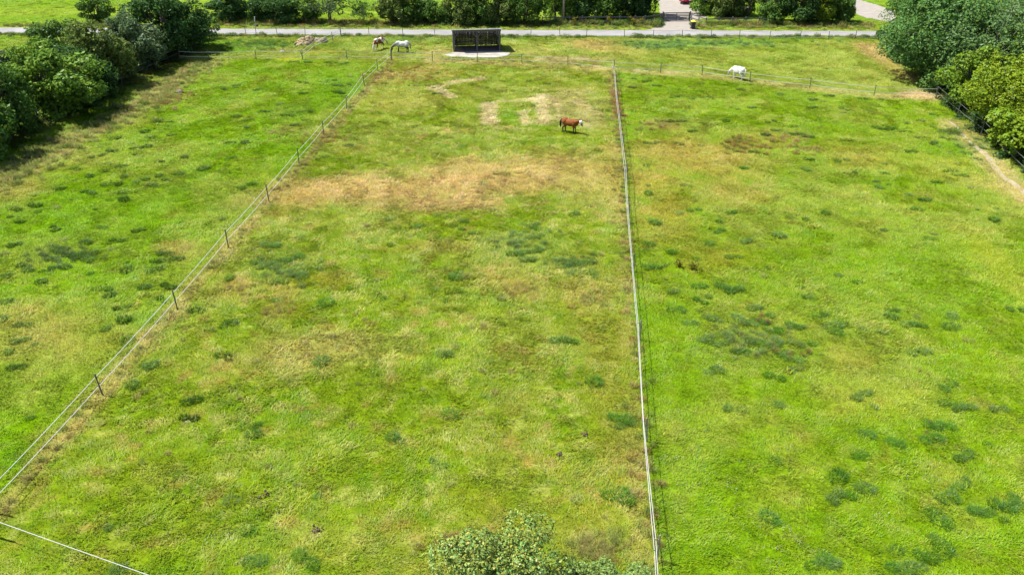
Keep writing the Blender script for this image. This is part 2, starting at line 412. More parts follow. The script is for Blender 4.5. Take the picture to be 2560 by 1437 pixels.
M_LAMP = noisy('clear_headlight', (.6, .6, .6), .1, 3, rough=.15, bump=0)
M_CHROME = noisy('wheel_alloy', (.4, .4, .41), .1, 3, rough=.35, metallic=.8, bump=0)

# ------------------------------------------------------------------ object helpers
def link(name, me, mat=None, parent=None):
    o = bpy.data.objects.new(name, me)
    COL.objects.link(o)
    if mat:
        for m in (mat if isinstance(mat, (list, tuple)) else [mat]):
            me.materials.append(m)
    if parent:
        o.parent = parent
    return o

def tag(o, label=None, cat=None, group=None, kind=None):
    for k, v in (('label', label), ('category', cat), ('group', group), ('kind', kind)):
        if v:
            o[k] = v
    return o

def thing(name, label, cat, loc=(0, 0, 0), rz=0.0, group=None):
    o = bpy.data.objects.new(name, None)
    COL.objects.link(o)
    o.location, o.rotation_euler = loc, (0, 0, rz)
    o.empty_display_size = .3
    return tag(o, label, cat, group)

def mesh_np(name, verts, faces):
    """mesh from numpy arrays; faces (n,3) or (n,4)"""
    me = bpy.data.meshes.new(name)
    v, f = np.asarray(verts, np.float32), np.asarray(faces, np.int32)
    me.vertices.add(len(v)); me.vertices.foreach_set('co', v.ravel())
    k = f.shape[1]
    me.loops.add(f.size); me.loops.foreach_set('vertex_index', f.ravel())
    me.polygons.add(len(f))
    me.polygons.foreach_set('loop_start', np.arange(0, f.size, k, dtype=np.int32))
    me.update(calc_edges=True)
    return me

def add_col(me, name, cols, domain='POINT'):
    a = me.attributes.new(name, 'FLOAT_COLOR', domain)
    c = np.ones((len(cols), 4), np.float32)
    c[:, :3] = cols
    a.data.foreach_set('color', c.ravel())

class MB:
    """collects boxes, bars, tubes into one mesh"""
    def __init__(self):
        self.bm = bmesh.new()
    def box(self, c, s, rot=None):
        m = Matrix.Translation(c) @ (rot.to_4x4() if rot else Matrix.Identity(4)) @ Matrix.Diagonal((*s, 1))
        bmesh.ops.create_cube(self.bm, size=1, matrix=m)
        return self
    def bar(self, a, b, w, h, up=(0, 0, 1)):
        a, b = Vector(a), Vector(b)
        d = b - a
        y = d.normalized()
        x = y.cross(Vector(up)).normalized()
        z = x.cross(y)
        r = Matrix((x, y, z)).transposed()
        return self.box((a + b) / 2, (w, d.length, h), r)
    def tube(self, pts, rad, n=6, cap=True):
        pts = [Vector(p) for p in pts]
        rings = []
        for i, p in enumerate(pts):
            d = (pts[min(i + 1, len(pts) - 1)] - pts[max(i - 1, 0)]).normalized()
            x = d.cross(Vector((0, 0, 1)) if abs(d.z) < .9 else Vector((0, 1, 0))).normalized()
            y = d.cross(x)
            r = rad[i] if isinstance(rad, (list, tuple)) else rad
            rings.append([self.bm.verts.new(p + (x * math.cos(t) + y * math.sin(t)) * r) for t in [2 * math.pi * k / n for k in range(n)]])
        for a, b in zip(rings[:-1], rings[1:]):
            for k in range(n):
                self.bm.faces.new((a[k], a[(k + 1) % n], b[(k + 1) % n], b[k]))
        if cap:
            self.bm.faces.new(rings[0][::-1]); self.bm.faces.new(rings[-1])
        return self
    def mesh(self, name, smooth=False, bevel=0.0):
        if bevel:
            bmesh.ops.bevel(self.bm, geom=list(self.bm.edges), offset=bevel, segments=1, affect='EDGES')
        bmesh.ops.recalc_face_normals(self.bm, faces=list(self.bm.faces))
        me = bpy.data.meshes.new(name)
        self.bm.to_mesh(me)
        self.bm.free()
        if smooth:
            for p in me.polygons:
                p.use_smooth = True
        return me
    def build(self, name, mat, parent=None, smooth=False, bevel=0.0):
        return link(name, self.mesh(name, smooth, bevel), mat, parent)

def sheet(name, poly, z, mat, kind='structure', wob=0.0, thick=0.0):
    """flat outline -> sheet (or slab with thickness), edges subdivided and roughened"""
    pts = []
    for i in range(len(poly)):
        a, b = Vector(poly[i]), Vector(poly[(i + 1) % len(poly)])
        n = max(1, int((b - a).length / .5)) if wob else 1
        for k in range(n):
            p = a.lerp(b, k / n)
            if wob:
                p += Vector((random.uniform(-wob, wob), random.uniform(-wob, wob)))
            pts.append(p)
    bm = bmesh.new()
    f = bm.faces.new([bm.verts.new((p.x, p.y, z)) for p in pts])
    if f.normal.z < 0:
        f.normal_flip()
    if thick:
        r = bmesh.ops.extrude_face_region(bm, geom=[f])
        for v in [g for g in r['geom'] if isinstance(g, bmesh.types.BMVert)]:
            v.co.z -= thick
        bmesh.ops.recalc_face_normals(bm, faces=list(bm.faces))
    bmesh.ops.triangulate(bm, faces=list(bm.faces))
    me = bpy.data.meshes.new(name)
    bm.to_mesh(me); bm.free()
    o = link(name, me, mat)
    tag(o, kind=kind)
    return o

# ------------------------------------------------------------------ ground
def axis(lo, hi, step, far):
    mid = np.arange(lo, hi + step, step)
    a = lo - np.cumsum(np.geomspace(step * 2, far / 4, 22))[::-1]
    b = mid[-1] + np.cumsum(np.geomspace(step * 2, far / 4, 22))
    return np.concatenate([a, mid, b])

gx, gy = axis(-66, 72, .3, 1500), axis(17, 128, .3, 1500)
X, Y = np.meshgrid(gx, gy)
Z = (fbm(X / 1.3, Y / 1.3, 8, 3) - .5) * .10 + (fbm(X / 6, Y / 6, 88, 2) - .5) * .10
flat = rocky(X, Y)
for poly in (SLAB,):
    flat |= seg_dist(X, Y, poly + poly[:1]) < .5
flat |= (seg_dist(X, Y, ROAD_NEAR) < .8) | (seg_dist(X, Y, ROAD_FAR) < .8)
Z = np.where(flat, -.03, Z)
far_out = (np.abs(X) > 100) | (Y > 150) | (Y < 10)
Z = np.where(far_out, 0, Z)

def gz(x, y):
    """ground height at a point (the same noise as the mesh)"""
    x, y = np.asarray(float(x)), np.asarray(float(y))
    if bool(rocky(x, y)):
        return -.03
    return float((fbm(x / 1.3, y / 1.3, 8, 3) - .5) * .10 + (fbm(x / 6, y / 6, 88, 2) - .5) * .10)

nx, ny = len(gx), len(gy)
idx = np.arange(nx * ny).reshape(ny, nx)
quads = np.stack([idx[:-1, :-1], idx[:-1, 1:], idx[1:, 1:], idx[1:, :-1]], -1).reshape(-1, 4)
me = mesh_np('ground', np.stack([X, Y, Z], -1).reshape(-1, 3), quads)
me.polygons.foreach_set('use_smooth', np.ones(len(quads), bool))
add_col(me, 'tint', field_colour(X, Y).reshape(-1, 3) * 1.15)
tag(link('pasture_ground', me, M_GROUND), kind='structure')

# road and tracks: sheets a little above the ground
def strip(name, near, far, z, mat):
    bm = bmesh.new()
    xs = sorted({p[0] for p in near} | {p[0] for p in far} | set(np.linspace(-60, 80, 140)))
    rows = []
    for x in xs:
        yn = np.interp(x, [p[0] for p in near], [p[1] for p in near]) + random.uniform(-.2, .2)
        yf = np.interp(x, [p[0] for p in far], [p[1] for p in far]) + random.uniform(-.2, .2)
        rows.append((bm.verts.new((x, yn, z)), bm.verts.new((x, yf, z))))
    for a, b in zip(rows[:-1], rows[1:]):
        bm.faces.new((a[0], b[0], b[1], a[1]))
    me = bpy.data.meshes.new(name)
    bm.to_mesh(me); bm.free()
    return tag(link(name, me, mat), kind='structure')

strip('road', ROAD_NEAR, ROAD_FAR, .004, M_ROAD)
sheet('driveway', DRIVE, .008, M_GRAVEL, wob=.12)
sheet('farm_track', DRIVE_2, .008, M_GRAVEL, wob=.12)
sheet('concrete_apron', SLAB, .05, M_CONC, wob=.05, thick=.15)
bm = bmesh.new()
prev = None
dense = []
for a, b in zip(PATH_PTS[:-1], PATH_PTS[1:]):
    n = int(math.dist(a, b) / .4)
    dense += [Vector(a).lerp(Vector(b), k / n) for k in range(n)]
for i, p in enumerate(dense[:-1]):
    d = (dense[i + 1] - p).normalized()
    nrm = Vector((-d.y, d.x))
    wdt = .10 + .15 * min(1, i / 25) + random.uniform(-.07, .08)
    p = p + nrm * math.sin(i * .35) * .14
    pair = [bm.verts.new((*(p + nrm * wdt * s), max(gz(*(p + nrm * wdt * s)), gz(*p)) + .03)) for s in (-1, 1)]
    if prev:
        bm.faces.new((prev[0], pair[0], pair[1], prev[1]))
    prev = pair
bmesh.ops.recalc_face_normals(bm, faces=list(bm.faces))
me = bpy.data.meshes.new('worn_path')
bm.to_mesh(me); bm.free()
tag(link('worn_path', me, M_DIRT), kind='structure')

# ------------------------------------------------------------------ plant clumps and their scatter
def clump_mesh(name, n, rad, h0, h1, w, lean, seed, dry=.0, spread=.6, comb=False):
    """grass clump: tapered bent blades, two faces each; colour 'shade' per blade"""
    r = np.random.default_rng(seed)
    V, F, S = [], [], []
    for i in range(n):
        a, q = r.uniform(0, 2 * math.pi), rad * math.sqrt(r.uniform())
        bx, by = math.cos(a) * q, math.sin(a) * q
        h = r.uniform(h0, h1)
        la = r.normal(0, .8) if comb else (a + r.normal(0, 1.0) if r.uniform() < spread else r.uniform(0, 2 * math.pi))
        ln = h * lean * r.uniform(.4, 1.3)
        fa = la + math.pi / 2 + r.normal(0, .5)
        wx, wy = math.cos(fa) * w, math.sin(fa) * w
        mx, my = bx + math.cos(la) * ln * .4, by + math.sin(la) * ln * .4
        k = len(V)
        V += [(bx - wx, by - wy, -.02), (bx + wx, by + wy, -.02), (mx + wx * .8, my + wy * .8, h * .65), (mx - wx * .8, my - wy * .8, h * .65),
              (bx + math.cos(la) * ln, by + math.sin(la) * ln, h)]
        F += [(k, k + 1, k + 2), (k, k + 2, k + 3), (k + 3, k + 2, k + 4)]
        b = r.uniform(.7, 1.25)
        wm = r.uniform(-.12, .14)
        c_ = (b * (1 + wm), b, b * (1 - wm))
        if r.uniform() < dry:
            c_ = (b * 1.5, b * 1.12, b * 2.4)
        S += [c_] * 5
    me = mesh_np(name, V, F)
    add_col(me, 'shade', S)
    me.materials.append(M_BLADE)
    return me

def leafclump_mesh(name, n, rad, h, leaf, seed, mat=None, flat=.5):
    """low leafy plant: many small leaves in a dome"""
    r = np.random.default_rng(seed)
    d = r.normal(size=(n, 3)); d[:, 2] = np.abs(d[:, 2]); d /= np.linalg.norm(d, axis=1)[:, None]
    c = d * np.array([rad, rad, h]) * (r.uniform(.35, 1, n) ** .6)[:, None]
    V, F, S = leaf_quads(r, c, d, leaf, flat)
    me = mesh_np(name, V, F)
    add_col(me, 'shade', S)
    me.materials.append(mat or M_BLADE)
    return me

def leaf_quads(r, c, nrm, leaf, rnd=.8, warm=.12):
    n = len(c)
    nn = nrm + r.normal(size=(n, 3)) * rnd + np.array([0, 0, .35])
    nn /= np.linalg.norm(nn, axis=1)[:, None]
    t = np.cross(nn, r.normal(size=(n, 3))); t /= np.linalg.norm(t, axis=1)[:, None]
    b = np.cross(nn, t)
    s = leaf * r.uniform(.6, 1.35, n)[:, None]
    V = np.stack([c - t * s, c - b * s * .55 + nn * s * .12, c + t * s, c + b * s * .55 + nn * s * .12], 1).reshape(-1, 3)
    F = np.arange(4 * n).reshape(n, 4)
    br, wm = r.uniform(.72, 1.22, n), r.normal(0, warm, n)
    S = np.repeat(np.stack([br * (1 + wm), br, br * (1 - wm * .6)], 1), 4, 0)
    return V, F, S

def scatter(name, metas, pts, idx, rot, scl, tint, label=None):
    """one 'stuff' object: points carrying instances of the clump meshes"""
    coll = bpy.data.collections.new(name + '_kinds')
    for i, m in enumerate(metas):
        coll.objects.link(bpy.data.objects.new('%02d_%s' % (i, m.name), m))
    me = bpy.data.meshes.new(name)
    me.vertices.add(len(pts)); me.vertices.foreach_set('co', np.asarray(pts, np.float32).ravel())
    for nm, ty, key, arr in (('rot', 'FLOAT_VECTOR', 'vector', rot), ('scl', 'FLOAT_VECTOR', 'vector', scl), ('kind_index', 'INT', 'value', idx)):
        a = me.attributes.new(nm, ty, 'POINT')
        a.data.foreach_set(key, np.asarray(arr, np.int32 if ty == 'INT' else np.float32).ravel())
    add_col(me, 'tint', tint)
    o = link(name, me)
    g = bpy.data.node_groups.new(name, 'GeometryNodeTree')
    g.interface.new_socket('Geometry', in_out='INPUT', socket_type='NodeSocketGeometry')
    g.interface.new_socket('Geometry', in_out='OUTPUT', socket_type='NodeSocketGeometry')
    N, L = g.nodes.new, g.links.new
    gi, go, ip, ci = N('NodeGroupInput'), N('NodeGroupOutput'), N('GeometryNodeInstanceOnPoints'), N('GeometryNodeCollectionInfo')
    ci.inputs['Collection'].default_value = coll
    ci.inputs['Separate Children'].default_value = True
    ci.inputs['Reset Children'].default_value = True
    ip.inputs['Pick Instance'].default_value = True
    def na(nm, ty):
        a = N('GeometryNodeInputNamedAttribute'); a.data_type = ty; a.inputs['Name'].default_value = nm
        return a.outputs[0]
    e2r = N('FunctionNodeEulerToRotation')
    L(na('rot', 'FLOAT_VECTOR'), e2r.inputs[0])
    L(gi.outputs[0], ip.inputs['Points']); L(ci.outputs[0], ip.inputs['Instance'])
    L(na('kind_index', 'INT'), ip.inputs['Instance Index'])
    L(e2r.outputs[0], ip.inputs['Rotation']); L(na('scl', 'FLOAT_VECTOR'), ip.inputs['Scale'])
    L(ip.outputs[0], go.inputs[0])
    md = o.modifiers.new('scatter', 'NODES'); md.node_group = g
    return tag(o, label=label, kind='stuff')

def view_pts(n, y0, y1, dens, margin=5):
    """random ground points in the pictured wedge, thinned by density(y)"""
    y = RNG.uniform(y0, y1, n)
    half = .70 * np.hypot(y, CAM_H) * .96 + margin
    hm = .70 * math.hypot(y1, CAM_H) * .96 + margin
    x = RNG.uniform(-hm, hm, n)
    k = (np.abs(x) < half) & (RNG.uniform(size=n) < dens(y))
    return x[k], y[k]

def gzv(x, y):
    return (fbm(x / 1.3, y / 1.3, 8, 3) - .5) * .10 + (fbm(x / 6, y / 6, 88, 2) - .5) * .10

TURF = [clump_mesh('turf_patch', 34, .32, .025, .075, .012, 1.7, 100 + i, dry=.13, comb=True) for i in range(4)] + \
       [clump_mesh('long_turf_patch', 34, .28, .035, .11, .013, 1.9, 110 + i, dry=.18, comb=True) for i in range(3)]
x, y = view_pts(400000, 18.5, 140, lambda y: np.interp(y, [18, 45, 80, 112, 118, 140], [1, .95, .6, .45, .16, .12]))
ok = ~rocky(x, y)
x, y = x[ok], y[ok]
tint = field_colour(x, y) * RNG.uniform(1.62, 2.15, len(x))[:, None]
hue = RNG.normal(0, .07, len(x))
tint *= np.stack([1 + hue, np.ones_like(hue), 1 - hue], 1)
L_, M_ = side(x, y, LEFT_DIV), side(x, y, MID_DIV)
longer = (fbm(x / 3, y / 3, 55) + .16 * ((L_ > 0) & (M_ < 0))) > .56
kind = np.where(longer, RNG.integers(4, 7, len(x)), RNG.integers(0, 4, len(x)))
sc = RNG.uniform(.8, 1.3, len(x)) * np.interp(y, [20, 60, 140], [.9, 1.1, 1.6])
rot = np.stack([RNG.normal(0, .08, len(x)), RNG.normal(0, .08, len(x)), (fbm(x / 4, y / 4, 171, 3) - .5) * 14 + RNG.normal(0, .5, len(x))], 1)
scatter('pasture_grass', TURF, np.stack([x, y, gzv(x, y)], 1), kind, rot, np.stack([sc, sc, sc * RNG.uniform(.7, 1.3, len(x))], 1), tint)

# dark tussocks: dense mounds of long blades
TUS = [clump_mesh('tussock', 240, .46, .12, .42, .015, 1.05, 200 + i, dry=.06, spread=.8) for i in range(4)]
P, T, S, R, KI = [], [], [], [], []
for px, py, wpx in TUSS:
    cx, cy = gnd(px, py)
    mx, _ = mpp(py)
    w = wpx * mx
    nb = max(1, int(round(w / .55)))
    base = alb(*[(90, 140, 38), (98, 146, 50), (110, 148, 62), (86, 138, 24)][int(RNG.integers(0, 4) if px > 600 else RNG.choice([0, 0, 3, 1]))]) * (1.5 if px > 600 and py > 420 else .95)
    for k in range(nb):
        off = (k - (nb - 1) / 2) * .5
        P.append((cx + off + RNG.normal(0, .08), cy + RNG.normal(0, .16), 0))
        s = min(1.1, max(.5, w / nb / 1.02)) * RNG.uniform(.85, 1.15)
        S.append((s * RNG.uniform(1.0, 1.5), s * RNG.uniform(.9, 1.2), s * RNG.uniform(.5, 1.0)))
        T.append(base * RNG.uniform(.85, 1.2))
        R.append((0, 0, RNG.uniform(0, 6.28)))
        KI.append(int(RNG.integers(0, 4)))
# smaller unlisted tufts, denser in the right paddock's rank corner
x, y = view_pts(2600, 19, 100, lambda y: .35 + 0 * y)
keep = (fbm(x / 7, y / 7, 33) > .5) & ~rocky(x, y)
for a, b in zip(x[keep], y[keep]):
    s = RNG.uniform(.3, .62)
    P.append((a, b, 0)); S.append((s * 1.2, s, s * RNG.uniform(.45, .9))); R.append((0, 0, RNG.uniform(0, 6.28))); KI.append(int(RNG.integers(0, 4)))
    T.append(alb(*[(104, 146, 40), (110, 146, 66), (92, 140, 30), (150, 160, 80)][int(RNG.integers(0, 4))]) * RNG.uniform(1.3, 1.9))
P = np.array(P); P[:, 2] = gzv(P[:, 0], P[:, 1])
scatter('grass_tussocks', TUS, P, KI, np.array(R), np.array(S), np.array(T))

# tall dry grass and weeds: hedge margin, verges, sorrel and dock patches
TALL = [clump_mesh('tall_grass', 80, .38, .35, .8, .011, .5, 300 + i, spread=.5) for i in range(4)]
P, T, S, R, KI = [], [], [], [], []
def tall_at(x, y, cols, s0, s1, zs=1.0):
    for a, b in zip(x, y):
        s = RNG.uniform(s0, s1)
        P.append((a, b, 0)); S.append((s * 1.2, s * 1.2, s * RNG.uniform(.7, 1.2) * zs)); R.append((0, 0, RNG.uniform(0, 6.28)))
        KI.append(int(RNG.integers(0, 4)))
        c = cols[int(RNG.integers(0, len(cols)))]
        T.append(alb(*c) * RNG.uniform(1.3, 2.0))
def along(line, n, wid, off=0.0):
    segs = [(Vector(a), Vector(b)) for a, b in zip(line[:-1], line[1:])]
    ln = np.array([(b - a).length for a, b in segs])
    out = []
    for i in RNG.choice(len(segs), n, p=ln / ln.sum()):
        a, b = segs[i]
        d = (b - a).normalized()
        out.append(a.lerp(b, RNG.uniform()) + Vector((-d.y, d.x)) * (off + RNG.normal(0, wid)))
    return np.array([p.x for p in out]), np.array([p.y for p in out])
x, y = along(DRY_EDGE, 520, 1.3)
tall_at(x, y, [(176, 178, 100), (156, 170, 86), (196, 180, 112), (132, 156, 70)], .45, .9, .75)
x, y = along(HEDGE_FENCE, 200, 1.0, 1.0)
tall_at(x, y, [(110, 120, 60), (96, 116, 50)], .6, 1.1)
def road_off(row, x0, x1):
    lo, hi = gnd(x0, 80)[0], gnd(x1, 80)[0]
    return [p for p in row if lo - 30 < p[0] < hi + 30]
x, y = along(ROAD_FAR[1:-1], 700, .5, 1.9)
k = (x > gnd(530, 70)[0]) & (x < gnd(2190, 72)[0]) & ~rocky(x, y)
tall_at(x[k], y[k], [(184, 178, 100), (150, 166, 74), (186, 166, 104), (150, 170, 74), (130, 164, 56)], .4, .8, .8)
x, y = along(ROAD_FAR[1:-1], 420, .5, 3.4)
k = (x > gnd(530, 70)[0]) & (x < gnd(2190, 72)[0]) & ~rocky(x, y)
tall_at(x[k], y[k], [(170, 172, 86), (136, 160, 66), (184, 166, 100)], .7, 1.3)
x, y = along(ROAD_FAR[1:2] + [gnd(300, 71)], 120, .4, 1.2)
tall_at(x, y, [(170, 166, 90), (150, 166, 70)], .4, .8)
x, y = along(ROAD_NEAR[1:-1], 600, .45, -1.1)
k = ~rocky(x, y) & ~((x > gnd(1475, 90)[0]) & (x < gnd(1570, 90)[0]))
tall_at(x[k], y[k], [(120, 150, 60), (150, 158, 80), (112, 146, 54), (166, 164, 92)], .35, .8, .8)
for px, py, rx, ry, n, cols, s in [
    (1050, 190, 80, 16, 60, [(200, 156, 96), (188, 140, 84), (180, 168, 92), (150, 164, 76)], .5), (960, 190, 40, 16, 30, [(180, 150, 90)], .6),
    (1535, 235, 8, 30, 34, [(196, 150, 92), (180, 164, 92)], .6), (1545, 280, 10, 26, 26, [(176, 136, 80)], .6),
    (1640, 315, 50, 14, 36, [(190, 166, 104), (176, 168, 90), (140, 152, 66)], .5), (1860, 365, 60, 20, 40, [(176, 146, 80), (150, 146, 66)], .6),
    (440, 250, 40, 20, 30, [(178, 160, 90)], .6), (700, 330, 40, 14, 20, [(180, 166, 96)], .4),
    (800, 345, 50, 16, 30, [(182, 156, 86)], .5), (1960, 350, 60, 14, 30, [(186, 166, 96)], .5), (1980, 885, 40, 10, 10, [(160, 156, 76)], .4),
    (2010, 375, 40, 12, 22, [(180, 160, 90)], .5), (1480, 745, 50, 26, 50, [(196, 166, 104), (182, 168, 92), (150, 166, 76)], .36), (1300, 725, 70, 20, 60, [(180, 172, 90), (190, 160, 96), (146, 166, 70)], .36),
    (600, 720, 40, 18, 20, [(196, 168, 104), (160, 166, 84)], .34), (690, 775, 40, 24, 26, [(192, 160, 100), (150, 160, 76)], .34), (1490, 1370, 70, 40, 46, [(178, 168, 100), (150, 160, 80)], .5),
    (1130, 1360, 60, 30, 26, [(172, 160, 90)], .45), (1800, 110, 200, 8, 120, [(122, 160, 84), (112, 152, 70)], .6), (1640, 115, 70, 10, 60, [(122, 160, 84)], .6),
    (650, 113, 90, 10, 90, [(120, 158, 72), (112, 156, 50)], .7), (1300, 600, 80, 30, 60, [(134, 164, 90), (122, 156, 78)], .45), (710, 680, 70, 30, 60, [(122, 156, 80)], .45),
    (1880, 850, 120, 44, 90, [(128, 160, 88), (138, 166, 88), (150, 160, 84)], .42), (160, 640, 90, 20, 60, [(120, 146, 80)], .45), (1430, 665, 60, 24, 46, [(120, 156, 80)], .45),
    (2430, 360, 60, 30, 50, [(130, 160, 84)], .5), (2380, 330, 30, 14, 30, [(120, 150, 60)], .7)]:
    cx, cy = gnd(px, py)
    mx, my = mpp(py)
    x, y = cx + RNG.normal(0, .55, n) * rx * mx, cy + RNG.normal(0, .55, n) * ry * my
    k = ~rocky(x, y)
    tall_at(x[k], y[k], cols, s * .6, s * 1.2, .75)
x, y = along(MID_DIV, 330, .3, .15)
tall_at(x, y, [(160, 172, 88), (186, 168, 104), (140, 164, 70), (190, 156, 96)], .25, .55, .9)
x, y = along(LEFT_DIV, 240, .25, 0)
tall_at(x, y, [(170, 174, 96), (150, 168, 80), (190, 174, 110)], .22, .45, .9)
for px, py in [(1890, 800), (1940, 872), (2312, 948), (2300, 1068), (1930, 806), (2010, 880), (1915, 790)]:
    x, y = gnd(px, py)
    tall_at(x + RNG.normal(0, .25, 2), y + RNG.normal(0, .2, 2), [(150, 124, 80), (160, 138, 86)], .2, .36, 1.2)
x, y = view_pts(9000, 19, 95, lambda y: .25 + 0 * y)
k = (side(x, y, LEFT_DIV) > 0) & (side(x, y, MID_DIV) < 0) & (fbm(x / 2.2, y / 2.2, 191) > .53)
tall_at(x[k], y[k], [(196, 190, 120), (180, 182, 110), (190, 172, 108), (166, 178, 92)], .22, .5, .8)
P = np.array(P); P[:, 2] = gzv(P[:, 0], P[:, 1])
scatter('tall_grass_and_weeds', TALL, P, KI, np.array(R), np.array(S), np.array(T))

# leafy undergrowth at hedge feet and bramble along the near verge
BRAM = [leafclump_mesh('bramble_clump', 240, .75, .8, .09, 400 + i) for i in range(3)]
P, T, S, R, KI = [], [], [], [], []
for line, n, wid, off, cols, s0, s1 in [
    (ROAD_NEAR[1:-1], 170, .35, -1.2, [(90, 124, 50), (104, 132, 60), (130, 146, 70)], .5, .9),
    (ROAD_FAR[2:-1], 150, .5, 3.6, [(96, 130, 50), (120, 140, 66), (80, 112, 44)], .7, 1.3),
    (HEDGE_FENCE, 110, .8, 2.2, [(70, 96, 40), (60, 90, 34)], .9, 1.6),
    (RIGHT_FENCE, 90, .5, 1.5, [(70, 100, 44), (84, 112, 50)], .8, 1.4)]:
    x, y = along(line, n, wid, off)
    k = ~rocky(x, y)
    if line[0][1] > 90 and off < 0:
        k &= ~((x > gnd(1465, 90)[0]) & (x < gnd(1580, 90)[0])) & (fbm(x / 5, y / 5, 12) > .42)
    for a, b in zip(x[k], y[k]):
        s = RNG.uniform(s0, s1)
        P.append((a, b, 0)); S.append((s, s, s * RNG.uniform(.6, 1.0))); R.append((0, 0, RNG.uniform(0, 6.28))); KI.append(int(RNG.integers(0, 3)))
        T.append(alb(*cols[int(RNG.integers(0, len(cols)))]) * RNG.uniform(1.2, 1.7))
P = np.array(P); P[:, 2] = gzv(P[:, 0], P[:, 1])
scatter('bramble_undergrowth', BRAM, P, KI, np.array(R), np.array(S), np.array(T))

# white clover, daisies and a few yellow flowers in the turf
FLO = [leafclump_mesh('flower_dots', 9, .35, .12, .035, 500 + i, flat=.2) for i in range(3)]
P, T, S, R, KI = [], [], [], [], []
def flowers(px, py, rx, ry, n, col, s=1.0):
    cx, cy = gnd(px, py); mx, my = mpp(py)
    for k in range(int(n * (.55 if col == WH else 1.4))):
        P.append((cx + RNG.normal(0, .5) * rx * mx, cy + RNG.normal(0, .5) * ry * my, .07)); q = s * RNG.uniform(.35, .8)
        S.append((q, q, q)); R.append((0, 0, RNG.uniform(0, 6.28))); KI.append(int(RNG.integers(0, 3))); T.append(alb(*col))
WH, YE = (235, 235, 225), (225, 205, 20)
for a in [(2390, 460, 60, 12, 30, WH), (2430, 470, 30, 10, 16, WH), (2152, 390, 12, 4, 14, WH), (1885, 402, 30, 6, 14, WH), (1620, 430, 8, 8, 5, WH), (1760, 905, 120, 80, 34, WH),
          (1740, 1180, 120, 160, 60, WH), (1950, 1350, 160, 70, 60, WH), (2300, 1250, 220, 120, 40, WH), (690, 622, 40, 14, 26, WH), (2100, 1000, 250, 120, 30, WH), (2420, 900, 120, 120, 26, WH),
          (330, 1130, 250, 100, 14, WH), (560, 1350, 120, 70, 20, WH), (715, 147, 40, 5, 46, YE, 1.4), (810, 132, 44, 4, 46, YE, 1.4), (905, 1350, 30, 10, 5, YE), (1930, 1380, 90, 50, 9, YE), (755, 277, 10, 4, 6, YE)]:
    flowers(*a)
P = np.array(P); P[:, 2] += gzv(P[:, 0], P[:, 1])
scatter('clover_and_buttercup_flowers', FLO, P, KI, np.array(R), np.array(S), np.array(T))

# ------------------------------------------------------------------ trees and shrubs
def crown_data(seed, h, r, z0, lobes, leaves, leaf, rnd=.8, gap=.50, warm=.12):
    """crown of leaf-sized faces gathered in lobes round limb ends; returns mesh and lobe centres"""
    g = np.random.default_rng(seed)
    C = []
    zc, rz = (h + z0) / 2, (h - z0) / 2
    while len(C) < lobes:
        d = g.normal(size=3); d /= np.linalg.norm(d)
        q = g.uniform(.2, 1) ** .5 * .84
        low = 1.0 if d[2] > 0 else 1.0 - .25 * d[2]
        p = np.array([d[0] * r * q * low, d[1] * r * q * low, zc + d[2] * rz * q])
        C.append((p, r * g.uniform(.19, .40)))
    V, N = [], []
    per = np.array([c[1] ** 2 for c in C]); per = (per / per.sum() * leaves).astype(int)
    for (p, lr), n in zip(C, per):
        d = g.normal(size=(n, 3)); d[:, 2] += .25; d /= np.linalg.norm(d, axis=1)[:, None]
        bump = .72 + .5 * vnoise(d[:, 0] * 2.4 + p[0] * 3, d[:, 1] * 2.4 + d[:, 2] * 2 + p[1] * 3, seed)
        q = p + d * np.array([1, 1, .82]) * (lr * bump * g.uniform(.45, 1.05, n) ** .45)[:, None]
        keep = fbm(q[:, 0] * 1.3 / (leaf * 4) + q[:, 2], q[:, 1] * 1.3 / (leaf * 4), seed + 5, 2) > gap * .75
        V.append(q[keep]); N.append(d[keep])
    q, d = np.concatenate(V), np.concatenate(N)
    k = q[:, 2] > .05
    return leaf_quads(g, q[k], d[k], leaf, rnd, warm), C

def make_kind(name, seed, h, r, z0, lobes, leaves, leaf, stems=1, trunk_r=.12, pale=False, mat=None, **kw):
    (V, F, S), C = crown_data(seed, h, r, z0, lobes, leaves, leaf, **kw)
    cm = mesh_np('crown', V, F); add_col(cm, 'shade', S); cm.materials.append(mat or M_LEAF)
    g = random.Random(seed)
    b = MB()
    bases = [Vector((g.uniform(-.3, .3) * (stems > 1), g.uniform(-.3, .3) * (stems > 1), -.15)) for _ in range(stems)]
    tops = []
    for s in bases:
        t = Vector((s.x * 2 + g.uniform(-.2, .2), s.y * 2 + g.uniform(-.2, .2), max(z0 * 1.1, h * .35)))
        b.tube([s, s.lerp(t, .5) + Vector((g.uniform(-.08, .08), g.uniform(-.08, .08), 0)), t, t + Vector((g.uniform(-.2, .2), g.uniform(-.2, .2), h * .3))],
               [trunk_r * 1.25, trunk_r, trunk_r * .8, trunk_r * .3], 7)
        tops.append(t)
    for p, lr in C:
        p = Vector(p)
        t = min(tops, key=lambda q: (q - p).length)
        t = Vector((t.x, t.y, min(t.z, p.z)))
        mid = t.lerp(p, .5) + Vector((g.uniform(-.2, .2), g.uniform(-.2, .2), .12 * h * .3))
        end = p + (p - t) * (.32 if pale else .2)
        b.tube([t, mid, p, end], [trunk_r * .5, trunk_r * .3, trunk_r * .14, trunk_r * .03], 5, cap=False)
    tm = b.mesh('trunk', smooth=True); tm.materials.append(M_PALEBARK if pale else M_BARK)
    return cm, tm, h, r

